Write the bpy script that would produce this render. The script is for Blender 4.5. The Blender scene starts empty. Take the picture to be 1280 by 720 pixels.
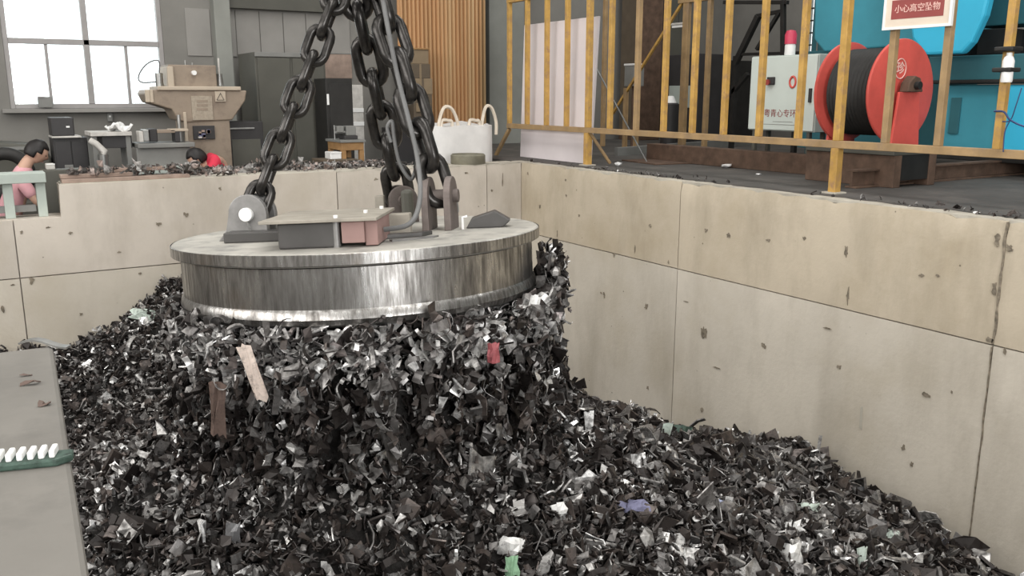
import bpy, bmesh, math, random
import numpy as np
from mathutils import Vector, Matrix, noise

random.seed(7)
rng = np.random.default_rng(11)
scene = bpy.context.scene
COL = scene.collection
PI = math.pi

# ------------------------------------------------------------------ camera
# room axes: +Y runs along the right pit wall towards the rear of the hall,
# +X runs along the back pit wall to the right, z = 0 is the raised floor
F_PX, TILT = 1100.0, math.atan(242 / 1100.0)
YAW = math.atan(694 / math.hypot(1100.0, 242))
CAM = Vector((0, 0, 0.8))
cam_d = bpy.data.cameras.new('camera')
cam_d.sensor_width = 36.0
cam_d.lens = F_PX / 1280 * 36.0
cam_d.clip_end = 200
cam = bpy.data.objects.new('camera', cam_d)
COL.objects.link(cam)
cam.location = CAM
cam.rotation_euler = (PI / 2 - TILT, 0, -YAW)
scene.camera = cam

# ------------------------------------------------------------------ sky, skylights, exposure
world = bpy.data.worlds.new('overcast_sky')
scene.world = world
world.use_nodes = True
bg = world.node_tree.nodes['Background']
bg.inputs['Color'].default_value = (0.93, 0.97, 1.0, 1)
bg.inputs['Strength'].default_value = 2.2


def area(name, loc, rot, sx, sy, power, color=(1, 1, 1)):
    d = bpy.data.lights.new(name, 'AREA')
    d.shape = 'RECTANGLE'
    d.size, d.size_y, d.energy, d.color = sx, sy, power, color
    o = bpy.data.objects.new(name, d)
    COL.objects.link(o)
    o.location, o.rotation_euler = loc, rot
    return o


# translucent skylight bands in the hall roof and the big open gate behind the camera
area('skylight_band', (2.6, 2.6, 6.9), (0, 0, 0), 2.6, 15, 620, (1.0, 0.985, 0.95))
area('skylight_band', (-3.2, 4.0, 6.9), (0, 0, 0), 1.8, 14, 260, (1.0, 0.985, 0.95))
area('skylight_band', (9.4, 5.0, 6.9), (0, 0, 0), 1.8, 13, 300, (1.0, 0.985, 0.95))
area('gate_daylight', (0.6, -8.9, 2.2), (PI / 2, 0, 0), 4.6, 4.6, 700, (1.0, 0.99, 0.97))
# added area lamp before the solid left wall, brightens the pit wall
area('side_window_band', (-5.85, 2.5, 3.4), (0, -PI / 2, 0), 3.0, 15.0, 780, (1.0, 0.975, 0.94))

scene.view_settings.view_transform = 'Standard'
scene.view_settings.look = 'None'
scene.view_settings.gamma = 1.0
scene.view_settings.use_curve_mapping = False
scene.view_settings.exposure = 0.20
try:
    scene.cycles.max_bounces = 6
    scene.cycles.diffuse_bounces = 4
    scene.cycles.glossy_bounces = 3
except Exception:
    pass


# ------------------------------------------------------------------ helpers
def ray(px, py):
    u, v = (px - 640) / F_PX, (360 - py) / F_PX
    fw = math.cos(TILT) + v * math.sin(TILT)
    up = -math.sin(TILT) + v * math.cos(TILT)
    return Vector((math.sin(YAW) * fw + math.cos(YAW) * u, math.cos(YAW) * fw - math.sin(YAW) * u, up))


def at(px, py, ax, val):
    """world point seen in the photograph at px,py on the plane ax = val"""
    d = ray(px, py)
    i = 'xyz'.index(ax)
    return CAM + d * ((val - CAM[i]) / d[i])


def rect(x0, y0, x1, y1, Y):
    """extent on a plane facing the pit: X0, X1, Z0, Z1"""
    m = (y0 + y1) / 2
    n = (x0 + x1) / 2
    return at(x0, m, 'y', Y).x, at(x1, m, 'y', Y).x, at(n, y1, 'y', Y).z, at(n, y0, 'y', Y).z


class MB:
    def __init__(s):
        s.v, s.f = [], []

    def add(s, vs, fs):
        b = len(s.v)
        s.v += [tuple(q) for q in vs]
        s.f += [tuple(b + i for i in f) for f in fs]
        return s

    def box(s, x0, x1, y0, y1, z0, z1, M=None):
        vs = [Vector((x, y, z)) for z in (z0, z1) for y in (y0, y1) for x in (x0, x1)]
        if M is not None:
            vs = [M @ q for q in vs]
        return s.add(vs, [(0, 2, 3, 1), (4, 5, 7, 6), (0, 1, 5, 4), (2, 6, 7, 3), (0, 4, 6, 2), (1, 3, 7, 5)])

    def bar(s, a, b, w, h=None, roll=0.0):
        """rectangular bar between two points"""
        a, b = Vector(a), Vector(b)
        h = h or w
        d = (b - a)
        L = d.length
        q = d.to_track_quat('Z', 'Y').to_matrix().to_4x4()
        M = Matrix.Translation(a) @ q @ Matrix.Rotation(roll, 4, 'Z')
        return s.box(-w / 2, w / 2, -h / 2, h / 2, 0, L, M)

    def cyl(s, a, b, r0, r1=None, n=16, caps=True):
        a, b = Vector(a), Vector(b)
        r1 = r0 if r1 is None else r1
        q = (b - a).to_track_quat('Z', 'Y').to_matrix()
        vs, fs = [], []
        for p, r in ((a, r0), (b, r1)):
            for i in range(n):
                t = 2 * PI * i / n
                vs.append(p + q @ Vector((r * math.cos(t), r * math.sin(t), 0)))
        for i in range(n):
            j = (i + 1) % n
            fs.append((i, j, n + j, n + i))
        if caps:
            fs.append(tuple(reversed(range(n))))
            fs.append(tuple(range(n, 2 * n)))
        return s.add(vs, fs)

    def tube(s, pts, r, n=8, closed=False, r_end=None):
        pts = [Vector(p) for p in pts]
        m = len(pts)
        vs, fs = [], []
        up = None
        for i, p in enumerate(pts):
            if closed:
                t = pts[(i + 1) % m] - pts[i - 1]
            else:
                t = pts[min(i + 1, m - 1)] - pts[max(i - 1, 0)]
            t.normalize()
            if up is None:
                up = t.orthogonal().normalized()
            up = (up - t * up.dot(t))
            if up.length < 1e-6:
                up = t.orthogonal()
            up.normalize()
            w = t.cross(up)
            rr = r if r_end is None else r + (r_end - r) * i / (m - 1)
            for k in range(n):
                a = 2 * PI * k / n
                vs.append(p + up * (rr * math.cos(a)) + w * (rr * math.sin(a)))
        for i in range(m if closed else m - 1):
            j = (i + 1) % m
            for k in range(n):
                l = (k + 1) % n
                fs.append((i * n + k, i * n + l, j * n + l, j * n + k))
        if not closed:
            fs.append(tuple(reversed(range(n))))
            fs.append(tuple((m - 1) * n + k for k in range(n)))
        return s.add(vs, fs)

    def lathe(s, prof, n=64, c=(0, 0, 0), M=None):
        vs, fs = [], []
        m = len(prof)
        for i in range(n):
            t = 2 * PI * i / n
            for r, z in prof:
                vs.append(Vector((c[0] + r * math.cos(t), c[1] + r * math.sin(t), c[2] + z)))
        for i in range(n):
            j = (i + 1) % n
            for k in range(m - 1):
                fs.append((i * m + k, j * m + k, j * m + k + 1, i * m + k + 1))
        if M is not None:
            vs = [M @ q for q in vs]
        return s.add(vs, fs)

    def prism(s, poly, vec):
        """closed extrusion of a 3-D polygon along vec"""
        vec = Vector(vec)
        a = [Vector(p) for p in poly]
        n = len(a)
        fs = [tuple(range(n)), tuple(reversed(range(n, 2 * n)))]
        for i in range(n):
            j = (i + 1) % n
            fs.append((j, i, n + i, n + j))
        return s.add(a + [p + vec for p in a], fs)

    def mesh(s, name):
        me = bpy.data.meshes.new(name)
        me.from_pydata([tuple(q) for q in s.v], [], s.f)
        bm = bmesh.new()
        bm.from_mesh(me)
        bmesh.ops.recalc_face_normals(bm, faces=bm.faces)
        bm.to_mesh(me)
        bm.free()
        return me

    def build(s, name, mat, parent=None, bevel=0.0, smooth=None, loc=None):
        me = s.mesh(name)
        o = bpy.data.objects.new(name, me)
        COL.objects.link(o)
        me.materials.append(mat)
        if parent is not None:
            o.parent = parent
        if loc is not None:
            o.location = loc
        if bevel:
            b = o.modifiers.new('bevel', 'BEVEL')
            b.width, b.segments, b.limit_method = bevel, 2, 'ANGLE'
        if smooth:
            me.polygons.foreach_set('use_smooth', [True] * len(me.polygons))
            me.set_sharp_from_angle(angle=math.radians(smooth))
        return o


def tag(o, label=None, cat=None, group=None, kind=None):
    if label:
        o['label'] = label
    if cat:
        o['category'] = cat
    if group:
        o['group'] = group
    if kind:
        o['kind'] = kind
    return o


def thing(name, label, cat, loc=(0, 0, 0), rz=0.0, group=None):
    o = bpy.data.objects.new(name, None)
    o.empty_display_size = 0.1
    COL.objects.link(o)
    o.location = loc
    o.rotation_euler = (0, 0, rz)
    return tag(o, label, cat, group)


def struct(o):
    o['kind'] = 'structure'
    return o


# ------------------------------------------------------------------ materials
def new_mat(name):
    m = bpy.data.materials.new(name)
    m.use_nodes = True
    nt = m.node_tree
    return m, nt, nt.nodes['Principled BSDF']


def N(nt, kind, **kw):
    n = nt.nodes.new(kind)
    for k, v in kw.items():
        if hasattr(n, k):
            setattr(n, k, v)
        else:
            n.inputs[k].default_value = v
    return n


def ramp(nt, stops, fac):
    r = nt.nodes.new('ShaderNodeValToRGB')
    el = r.color_ramp.elements
    while len(el) < len(stops):
        el.new(0.5)
    for e, (p, c) in zip(el, stops):
        e.position = p
        e.color = (*c, 1) if len(c) == 3 else c
    nt.links.new(fac, r.inputs['Fac'])
    return r


def mixc(nt, fac, a, b, mode='MIX'):
    m = nt.nodes.new('ShaderNodeMix')
    m.data_type = 'RGBA'
    m.blend_type = mode
    for s, v in ((m.inputs[0], fac), (m.inputs[6], a), (m.inputs[7], b)):
        if hasattr(v, 'links') or hasattr(v, 'is_linked'):
            nt.links.new(v, s)
        elif isinstance(v, (int, float)):
            s.default_value = v
        else:
            s.default_value = (*v, 1)
    return m.outputs[2]


def plain(name, color, rough=0.6, metal=0.0, var=0.25, scale=6.0, bump=0.0, dirt=None, spec=0.4):
    """painted or raw surface with soft colour variation and optional dirt blotches"""
    m, nt, b = new_mat(name)
    tc = N(nt, 'ShaderNodeTexCoord')
    n1 = N(nt, 'ShaderNodeTexNoise', Scale=scale, Detail=6.0, Roughness=0.6)
    nt.links.new(tc.outputs['Object'], n1.inputs['Vector'])
    lo = tuple(c * (1 - var) for c in color)
    hi = tuple(min(1, c * (1 + var)) for c in color)
    r = ramp(nt, [(0.3, lo), (0.7, hi)], n1.outputs['Fac'])
    out = r.outputs['Color']
    if dirt:
        n2 = N(nt, 'ShaderNodeTexNoise', Scale=scale * 1.7, Detail=8.0, Roughness=0.7)
        nt.links.new(tc.outputs['Object'], n2.inputs['Vector'])
        r2 = ramp(nt, [(0.5, (0, 0, 0)), (0.68, (1, 1, 1))], n2.outputs['Fac'])
        out = mixc(nt, r2.outputs['Color'], out, dirt)
    nt.links.new(out, b.inputs['Base Color'])
    b.inputs['Roughness'].default_value = rough
    b.inputs['Metallic'].default_value = metal
    b.inputs['Specular IOR Level'].default_value = spec
    if bump:
        bp = N(nt, 'ShaderNodeBump', Strength=bump, Distance=0.01)
        n3 = N(nt, 'ShaderNodeTexNoise', Scale=scale * 9, Detail=5.0)
        nt.links.new(tc.outputs['Object'], n3.inputs['Vector'])
        nt.links.new(n3.outputs['Fac'], bp.inputs['Height'])
        nt.links.new(bp.outputs['Normal'], b.inputs['Normal'])
    return m


def concrete(name, base, warm, dark, blotch=0.9, rough=0.85):
    m, nt, b = new_mat(name)
    geo = N(nt, 'ShaderNodeNewGeometry')
    oi = N(nt, 'ShaderNodeObjectInfo')
    n1 = N(nt, 'ShaderNodeTexNoise', Scale=blotch, Detail=7.0, Roughness=0.62)
    nt.links.new(geo.outputs['Position'], n1.inputs['Vector'])
    c = ramp(nt, [(0.32, warm), (0.5, base), (0.72, tuple(min(1, x * 1.14) for x in base))], n1.outputs['Fac']).outputs['Color']
    # runs and water stains stretched downwards
    mp = N(nt, 'ShaderNodeMapping')
    mp.inputs['Scale'].default_value = (1.5, 1.5, 0.5)
    nt.links.new(geo.outputs['Position'], mp.inputs['Vector'])
    n2 = N(nt, 'ShaderNodeTexNoise', Scale=1.3, Detail=6.0, Roughness=0.65)
    nt.links.new(mp.outputs['Vector'], n2.inputs['Vector'])
    st = ramp(nt, [(0.47, (0, 0, 0)), (0.75, (0.65, 0.65, 0.65))], n2.outputs['Fac'])
    c = mixc(nt, st.outputs['Color'], c, dark)
    # small voids and specks
    v = N(nt, 'ShaderNodeTexVoronoi', Scale=9.0)
    nt.links.new(geo.outputs['Position'], v.inputs['Vector'])
    vr = ramp(nt, [(0.05, (0.8, 0.8, 0.8)), (0.085, (0, 0, 0))], v.outputs['Distance'])
    n4 = N(nt, 'ShaderNodeTexNoise', Scale=4.0, Detail=2.0)
    nt.links.new(geo.outputs['Position'], n4.inputs['Vector'])
    gate = ramp(nt, [(0.56, (0, 0, 0)), (0.62, (1, 1, 1))], n4.outputs['Fac'])
    sp = mixc(nt, 1.0, vr.outputs['Color'], gate.outputs['Color'], 'MULTIPLY')
    c = mixc(nt, sp, c, tuple(x * 0.3 for x in dark))
    # each cast bay slightly different
    hs = N(nt, 'ShaderNodeHueSaturation')
    mr = N(nt, 'ShaderNodeMapRange')
    mr.inputs['To Min'].default_value = 0.93
    mr.inputs['To Max'].default_value = 1.07
    nt.links.new(oi.outputs['Random'], mr.inputs['Value'])
    nt.links.new(mr.outputs['Result'], hs.inputs['Value'])
    nt.links.new(c, hs.inputs['Color'])
    nt.links.new(hs.outputs['Color'], b.inputs['Base Color'])
    b.inputs['Roughness'].default_value = rough
    b.inputs['Specular IOR Level'].default_value = 0.25
    n3 = N(nt, 'ShaderNodeTexNoise', Scale=30.0, Detail=6.0)
    nt.links.new(geo.outputs['Position'], n3.inputs['Vector'])
    bp = N(nt, 'ShaderNodeBump', Strength=0.25, Distance=0.01)
    nt.links.new(n3.outputs['Fac'], bp.inputs['Height'])
    nt.links.new(bp.outputs['Normal'], b.inputs['Normal'])
    return m


def scrap_mat(name, per_object, stops, metal=0.5, rough=0.3):
    m, nt, b = new_mat(name)
    if per_object:
        rnd = N(nt, 'ShaderNodeObjectInfo').outputs['Random']
    else:
        rnd = N(nt, 'ShaderNodeNewGeometry').outputs['Random Per Island']
    r = ramp(nt, stops, rnd)
    r.color_ramp.interpolation = 'CONSTANT'
    geo = N(nt, 'ShaderNodeNewGeometry')
    n1 = N(nt, 'ShaderNodeTexNoise', Scale=26.0, Detail=4.0)
    nt.links.new(geo.outputs['Position'], n1.inputs['Vector'])
    grime = ramp(nt, [(0.42, (0, 0, 0)), (0.62, (0.75, 0.75, 0.75))], n1.outputs['Fac'])
    c = mixc(nt, grime.outputs['Color'], r.outputs['Color'], (0.035, 0.03, 0.028))
    nt.links.new(c, b.inputs['Base Color'])
    b.inputs['Metallic'].default_value = metal
    rr = ramp(nt, [(0.3, (rough - 0.1,) * 3), (0.7, (rough + 0.25,) * 3)], n1.outputs['Fac'])
    nt.links.new(rr.outputs['Color'], b.inputs['Roughness'])
    return m


DARK = (0.030, 0.028, 0.028)
STOPS_PILE = [(0.0, (0.022, 0.018, 0.017)), (0.24, (0.048, 0.041, 0.039)), (0.44, (0.09, 0.073, 0.066)), (0.60, (0.14, 0.134, 0.132)),
              (0.74, (0.24, 0.23, 0.225)), (0.84, (0.44, 0.43, 0.42)), (0.915, (0.70, 0.69, 0.68)), (0.965, (0.90, 0.90, 0.90))]  # palest stops: zinc-white scrap, and glints put into the colour
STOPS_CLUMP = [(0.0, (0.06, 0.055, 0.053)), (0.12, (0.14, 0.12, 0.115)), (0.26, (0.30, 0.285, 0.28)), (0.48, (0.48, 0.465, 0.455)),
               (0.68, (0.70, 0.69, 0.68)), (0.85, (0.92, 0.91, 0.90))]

M = {}
M['pit_upper'] = concrete('pit_concrete_upper', (0.50, 0.435, 0.34), (0.42, 0.355, 0.26), (0.29, 0.245, 0.18))
M['pit_lower'] = concrete('pit_concrete_lower', (0.54, 0.495, 0.425), (0.48, 0.43, 0.35), (0.36, 0.32, 0.26))
M['pit_back'] = concrete('pit_concrete_back', (0.54, 0.49, 0.43), (0.47, 0.42, 0.35), (0.34, 0.30, 0.25))
M['joint'] = plain('joint_filler', (0.12, 0.10, 0.08), 0.95)
M['spall'] = plain('spalled_concrete', (0.20, 0.17, 0.13), 0.95, var=0.5, scale=25)
M['lip'] = concrete('chipped_edge_concrete', (0.46, 0.43, 0.37), (0.36, 0.33, 0.28), (0.2, 0.18, 0.15), 4.0)
M['floor'] = plain('dusty_dark_floor', (0.075, 0.070, 0.065), 0.8, var=0.35, scale=1.3, bump=0.2, dirt=(0.12, 0.11, 0.10))
M['ledge'] = plain('grey_screed', (0.165, 0.155, 0.14), 0.6, var=0.14, scale=2.0, bump=0.08, dirt=(0.135, 0.127, 0.115))
M['rear_wall'] = plain('rear_wall_paint', (0.20, 0.193, 0.178), 0.8, var=0.15, scale=1.2)
M['rear_wall_low'] = plain('rear_dado_paint', (0.24, 0.245, 0.225), 0.8, var=0.15, scale=1.2)
M['shell'] = plain('hall_cladding', (0.30, 0.29, 0.27), 0.8, var=0.1, scale=0.8)
M['cladding'] = plain('grey_cladding', (0.25, 0.24, 0.225), 0.65, var=0.12, scale=1.5)
M['frame_al'] = plain('window_aluminium', (0.30, 0.285, 0.28), 0.5, 0.2, var=0.08)
M['yellow'] = plain('yellow_paint', (0.47, 0.28, 0.075), 0.5, var=0.22, scale=7, dirt=(0.32, 0.19, 0.10))
M['yellow_dk'] = plain('yellow_paint_dusty', (0.33, 0.22, 0.11), 0.6, var=0.25, scale=5, dirt=(0.27, 0.19, 0.12))
M['white_sheet'] = plain('white_board', (0.72, 0.66, 0.67), 0.5, var=0.06, scale=1.6)
M['bag'] = plain('woven_white_bag', (0.66, 0.65, 0.64), 0.85, var=0.1, scale=4, bump=0.15)
M['strap'] = plain('cream_strap', (0.62, 0.55, 0.46), 0.8, var=0.15)
M['olive'] = plain('olive_tub', (0.17, 0.16, 0.12), 0.6)
M['mint'] = plain('mint_white_enamel', (0.60, 0.66, 0.62), 0.45, var=0.05, scale=2)
M['mint_side'] = plain('grey_green_enamel', (0.42, 0.47, 0.44), 0.5, var=0.06, scale=2)
M['red'] = plain('red_paint', (0.62, 0.095, 0.075), 0.5, var=0.14, scale=4)
M['red_dk'] = plain('faded_red_paint', (0.36, 0.06, 0.05), 0.6, var=0.2, scale=4)
M['pink'] = plain('magenta_plastic', (0.55, 0.05, 0.10), 0.4, var=0.1)
M['rubber'] = plain('black_rubber', (0.022, 0.021, 0.020), 0.6, var=0.3, scale=12)
M['black'] = plain('black_steel', (0.018, 0.017, 0.016), 0.55, var=0.3)
M['teal'] = plain('teal_machine_paint', (0.055, 0.28, 0.36), 0.5, var=0.12, scale=2)
M['teal_dk'] = plain('dark_teal_paint', (0.030, 0.125, 0.15), 0.55, var=0.15, scale=2)
M['blue'] = plain('bright_blue_paint', (0.045, 0.45, 0.68), 0.42, var=0.06, scale=2)
M['void'] = plain('machine_cavity_black', (0.012, 0.013, 0.014), 0.8)  # near-black stands in for shade inside the machine opening
M['rust'] = plain('rusty_beam', (0.105, 0.065, 0.045), 0.8, var=0.35, scale=8)
M['sign'] = plain('sign_board_cream', (0.68, 0.58, 0.48), 0.5, var=0.05)
M['sign_red'] = plain('sign_red_print', (0.27, 0.06, 0.055), 0.6, var=0.1)
M['sign_pale'] = plain('sign_pale_print', (0.80, 0.52, 0.46), 0.6, var=0.05)
M['white'] = plain('white_plastic', (0.78, 0.78, 0.77), 0.45, var=0.04)
M['offwhite'] = plain('offwhite_clutter', (0.52, 0.50, 0.47), 0.7, var=0.2, scale=10)
M['mill'] = plain('brown_beige_machine_enamel', (0.27, 0.215, 0.165), 0.5, var=0.12, scale=3, dirt=(0.20, 0.155, 0.12))
M['mill_lt'] = plain('pale_machine_enamel', (0.45, 0.38, 0.30), 0.5, var=0.12, scale=3)
M['plate'] = plain('printed_plate', (0.33, 0.28, 0.22), 0.5, var=0.2, scale=30)
M['steel'] = plain('worn_steel', (0.34, 0.34, 0.33), 0.38, 0.8, var=0.2, scale=9)
M['grey_mc'] = plain('grey_machine_paint', (0.20, 0.20, 0.19), 0.5, var=0.15, scale=3)
M['dk_green'] = plain('dark_grey_green_paint', (0.085, 0.083, 0.07), 0.55, var=0.15, scale=2)
M['dk_box'] = plain('charcoal_plastic', (0.035, 0.033, 0.034), 0.5, var=0.15)
M['wood'] = plain('bench_wood', (0.30, 0.17, 0.07), 0.7, var=0.25, scale=8)
M['carton'] = plain('brown_cardboard', (0.22, 0.165, 0.105), 0.85, var=0.15, scale=4)
M['carton_dk'] = plain('dark_cardboard', (0.11, 0.085, 0.06), 0.85, var=0.15, scale=4)
M['plank'] = plain('pinkish_plank', (0.30, 0.225, 0.185), 0.8, var=0.25, scale=7)
M['mint_bench'] = plain('pale_green_bench_paint', (0.42, 0.47, 0.43), 0.6, var=0.1, scale=4)
M['chain'] = plain('blackened_chain_steel', (0.045, 0.042, 0.040), 0.3, 0.7, var=0.6, scale=16)
M['lug'] = plain('ground_steel_lug', (0.24, 0.235, 0.23), 0.5, 0.45, var=0.25, scale=10)
M['lug_dk'] = plain('dusty_brown_lug_steel', (0.15, 0.125, 0.115), 0.6, 0.3, var=0.25, scale=9)
M['pin'] = plain('bright_pin_face', (0.80, 0.80, 0.79), 0.5, 0.1, var=0.05)
M['jbox'] = plain('dark_box_steel', (0.075, 0.072, 0.070), 0.45, 0.3, var=0.15)
M['jlid'] = plain('dusty_lid', (0.30, 0.275, 0.235), 0.7, 0.1, var=0.2, scale=8)
M['jbrick'] = plain('reddish_block', (0.26, 0.165, 0.15), 0.7, var=0.12)
M['skin'] = plain('skin', (0.50, 0.31, 0.23), 0.55, var=0.06)
M['hair'] = plain('black_hair', (0.012, 0.010, 0.010), 0.5, var=0.3, scale=40)
M['shirt_pink'] = plain('pink_shirt', (0.62, 0.33, 0.36), 0.85, var=0.12, scale=9)
M['shirt_red'] = plain('red_shirt', (0.60, 0.035, 0.07), 0.8, var=0.12, scale=9)
M['trousers'] = plain('dark_trousers', (0.03, 0.032, 0.04), 0.85)
M['cable'] = plain('grey_cable', (0.13, 0.13, 0.13), 0.5)
M['blue_wire'] = plain('blue_wire', (0.03, 0.05, 0.14), 0.5)
M['scrap'] = scrap_mat('shredded_scrap', False, STOPS_PILE)
M['scrap_clump'] = scrap_mat('bright_shredded_scrap', False, STOPS_CLUMP, 0.5, 0.32)  # cleaner, paler metal; the stronger light at the rim is also in its colour
M['scrap_obj'] = scrap_mat('shredded_scrap_piece', True, STOPS_PILE, 0.5, 0.3)
M['bits'] = scrap_mat('mixed_bits', False, [(0.0, (0.06, 0.055, 0.05)), (0.3, (0.16, 0.14, 0.13)), (0.5, (0.25, 0.19, 0.165)), (0.65, (0.30, 0.29, 0.28)), (0.8, (0.42, 0.34, 0.31)), (0.93, (0.6, 0.57, 0.55))], 0.15, 0.5)
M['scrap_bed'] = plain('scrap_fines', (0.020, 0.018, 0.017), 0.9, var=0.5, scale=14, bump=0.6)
for nm, c, me_, ro in (('pc_pale', (0.62, 0.52, 0.46), 0.1, 0.6), ('pc_brown', (0.13, 0.09, 0.075), 0.2, 0.6), ('pc_red', (0.36, 0.10, 0.11), 0.1, 0.5),
                       ('pc_green', (0.22, 0.38, 0.24), 0.1, 0.5), ('pc_white', (0.75, 0.75, 0.74), 0.1, 0.5), ('pc_blue', (0.16, 0.16, 0.26), 0.1, 0.5),
                       ('pc_lblue', (0.45, 0.50, 0.68), 0.1, 0.45), ('pc_grey', (0.30, 0.30, 0.31), 0.6, 0.4), ('pc_dkgreen', (0.06, 0.10, 0.08), 0.2, 0.5),
                       ('pc_mint', (0.45, 0.52, 0.47), 0.2, 0.5), ('pc_slate', (0.10, 0.10, 0.105), 0.4, 0.5)):
    M[nm] = plain(nm, c, ro, me_, var=0.22, scale=18, dirt=tuple(x * 0.45 for x in c))

# woodgrain-like rust streaks on the tall corrugated sheet
def corr_mat():
    m, nt, b = new_mat('orange_corrugated_metal')
    geo = N(nt, 'ShaderNodeNewGeometry')
    mp = N(nt, 'ShaderNodeMapping')
    mp.inputs['Scale'].default_value = (2.2, 2.2, 0.12)
    nt.links.new(geo.outputs['Position'], mp.inputs['Vector'])
    n1 = N(nt, 'ShaderNodeTexNoise', Scale=1.6, Detail=4.0)
    nt.links.new(mp.outputs['Vector'], n1.inputs['Vector'])
    r = ramp(nt, [(0.3, (0.34, 0.235, 0.125)), (0.5, (0.55, 0.31, 0.15)), (0.66, (0.58, 0.40, 0.22))], n1.outputs['Fac'])
    nt.links.new(r.outputs['Color'], b.inputs['Base Color'])
    b.inputs['Roughness'].default_value = 0.45
    return m


M['corr'] = corr_mat()


def magnet_mat():
    """scuffed bare steel of the lifting magnet: vertical scratches, grime, a little rust"""
    m, nt, b = new_mat('scuffed_magnet_steel')
    tc = N(nt, 'ShaderNodeTexCoord')
    sep = N(nt, 'ShaderNodeSeparateXYZ')
    nt.links.new(tc.outputs['Object'], sep.inputs['Vector'])
    mp = N(nt, 'ShaderNodeMapping')
    mp.inputs['Scale'].default_value = (14, 14, 1.6)
    nt.links.new(tc.outputs['Object'], mp.inputs['Vector'])
    n1 = N(nt, 'ShaderNodeTexNoise', Scale=2.6, Detail=7.0, Roughness=0.7)
    nt.links.new(mp.outputs['Vector'], n1.inputs['Vector'])
    n2 = N(nt, 'ShaderNodeTexNoise', Scale=2.2, Detail=4.0)
    nt.links.new(tc.outputs['Object'], n2.inputs['Vector'])
    c = ramp(nt, [(0.30, (0.09, 0.085, 0.078)), (0.47, (0.25, 0.24, 0.23)), (0.66, (0.52, 0.515, 0.505))], n1.outputs['Fac']).outputs['Color']
    rust = ramp(nt, [(0.55, (0, 0, 0)), (0.72, (0.6, 0.6, 0.6))], n2.outputs['Fac'])
    c = mixc(nt, rust.outputs['Color'], c, (0.25, 0.18, 0.12))
    nt.links.new(c, b.inputs['Base Color'])
    b.inputs['Metallic'].default_value = 0.95
    rr = ramp(nt, [(0.35, (0.42,) * 3), (0.7, (0.22,) * 3)], n1.outputs['Fac'])
    nt.links.new(rr.outputs['Color'], b.inputs['Roughness'])
    bp = N(nt, 'ShaderNodeBump', Strength=0.12, Distance=0.01)
    nt.links.new(n1.outputs['Fac'], bp.inputs['Height'])
    nt.links.new(bp.outputs['Normal'], b.inputs['Normal'])
    return m


M['magnet'] = magnet_mat()
M['magnet_top'] = plain('dusty_plate_steel', (0.40, 0.385, 0.35), 0.6, 0.25, var=0.25, scale=3.0, dirt=(0.20, 0.195, 0.185))

gm, gnt, gb = new_mat('window_glass')
tr = N(gnt, 'ShaderNodeBsdfTransparent')
tr.inputs['Color'].default_value = (0.96, 0.985, 0.98, 1)
gl = N(gnt, 'ShaderNodeBsdfGlossy')
gl.inputs['Roughness'].default_value = 0.05
mx = N(gnt, 'ShaderNodeMixShader')
mx.inputs[0].default_value = 0.06
gnt.links.new(tr.outputs[0], mx.inputs[1])
gnt.links.new(gl.outputs[0], mx.inputs[2])
gnt.links.new(mx.outputs[0], gnt.nodes['Material Output'].inputs['Surface'])
M['glass'] = gm

# ------------------------------------------------------------------ the setting
XW, YW = 5.68, 9.0          # faces of the right and back pit walls
ZJ = -0.83                  # horizontal pour joint
ZB = -2.9                   # pit bottom
YR = 13.0                   # rear wall of the hall
ZF = -1.0                   # floor of the lower workshop behind the pit

struct(MB().box(-3.0, 6.2, -2.0, 9.4, ZB - 0.3, ZB).build('floor', M['floor']))
pf = struct(MB().box(XW + 0.07, 13.2, -6.0, YR, -0.5, 0.0).build('floor_platform', M['floor']))
struct(MB().box(-6.0, XW, YW + 0.36, YR, ZF - 0.3, ZF).build('floor_workshop', M['floor']))
struct(MB().box(-6.0, -1.6, -9.0, YW + 0.36, -1.3, -1.0).build('floor_yard', M['floor']))


def rough_panel(u0, u1, z0, z1, fixed, axis, top_jit=0.0, th=0.06, nu=None, nz=8, seed=0):
    """a cast concrete bay with slightly uneven face and chipped upper edge; axis is the axis of its normal"""
    g = 0.005
    u0, u1, z0, z1 = u0 + g, u1 - g, z0 + g, z1 - (0 if top_jit else g)
    nu = nu or max(4, int((u1 - u0) / 0.07))
    vs, fs = [], []
    for j in range(nz + 1):
        for i in range(nu + 1):
            u = u0 + (u1 - u0) * i / nu
            z = z0 + (z1 - z0) * j / nz
            d = 0.004 * noise.noise(Vector((u * 2.3, z * 2.3, seed * 3.7)))
            if j == nz and top_jit:
                k = noise.noise(Vector((u * 5.1, seed, 0.3))) + 0.6 * noise.noise(Vector((u * 17.0, seed, 1.3)))
                z -= top_jit * max(0.0, k)
                d += 0.012 + 0.012 * max(0.0, k)
            vs.append((fixed + d, u, z) if axis == 'x' else (u, fixed + d, z))
    for j in range(nz):
        for i in range(nu):
            a = j * (nu + 1) + i
            fs.append((a, a + 1, a + nu + 2, a + nu + 1))
    n = len(vs)
    bl = [0, nu, nz * (nu + 1) + nu, nz * (nu + 1)]
    back = []
    for k in bl:
        p = list(vs[k])
        p[0 if axis == 'x' else 1] = fixed + th
        back.append(tuple(p))
    vs += back
    fs.append((n + 3, n + 2, n + 1, n))
    fs.append(tuple(range(0, nu + 1)) + (n + 1, n))
    fs.append(tuple(nz * (nu + 1) + i for i in range(nu, -1, -1)) + (n + 3, n + 2))
    fs.append(tuple(j * (nu + 1) for j in range(nz, -1, -1)) + (n, n + 3))
    fs.append(tuple(j * (nu + 1) + nu for j in range(0, nz + 1)) + (n + 2, n + 1))
    mb = MB()
    mb.add(vs, fs)
    return mb


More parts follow.
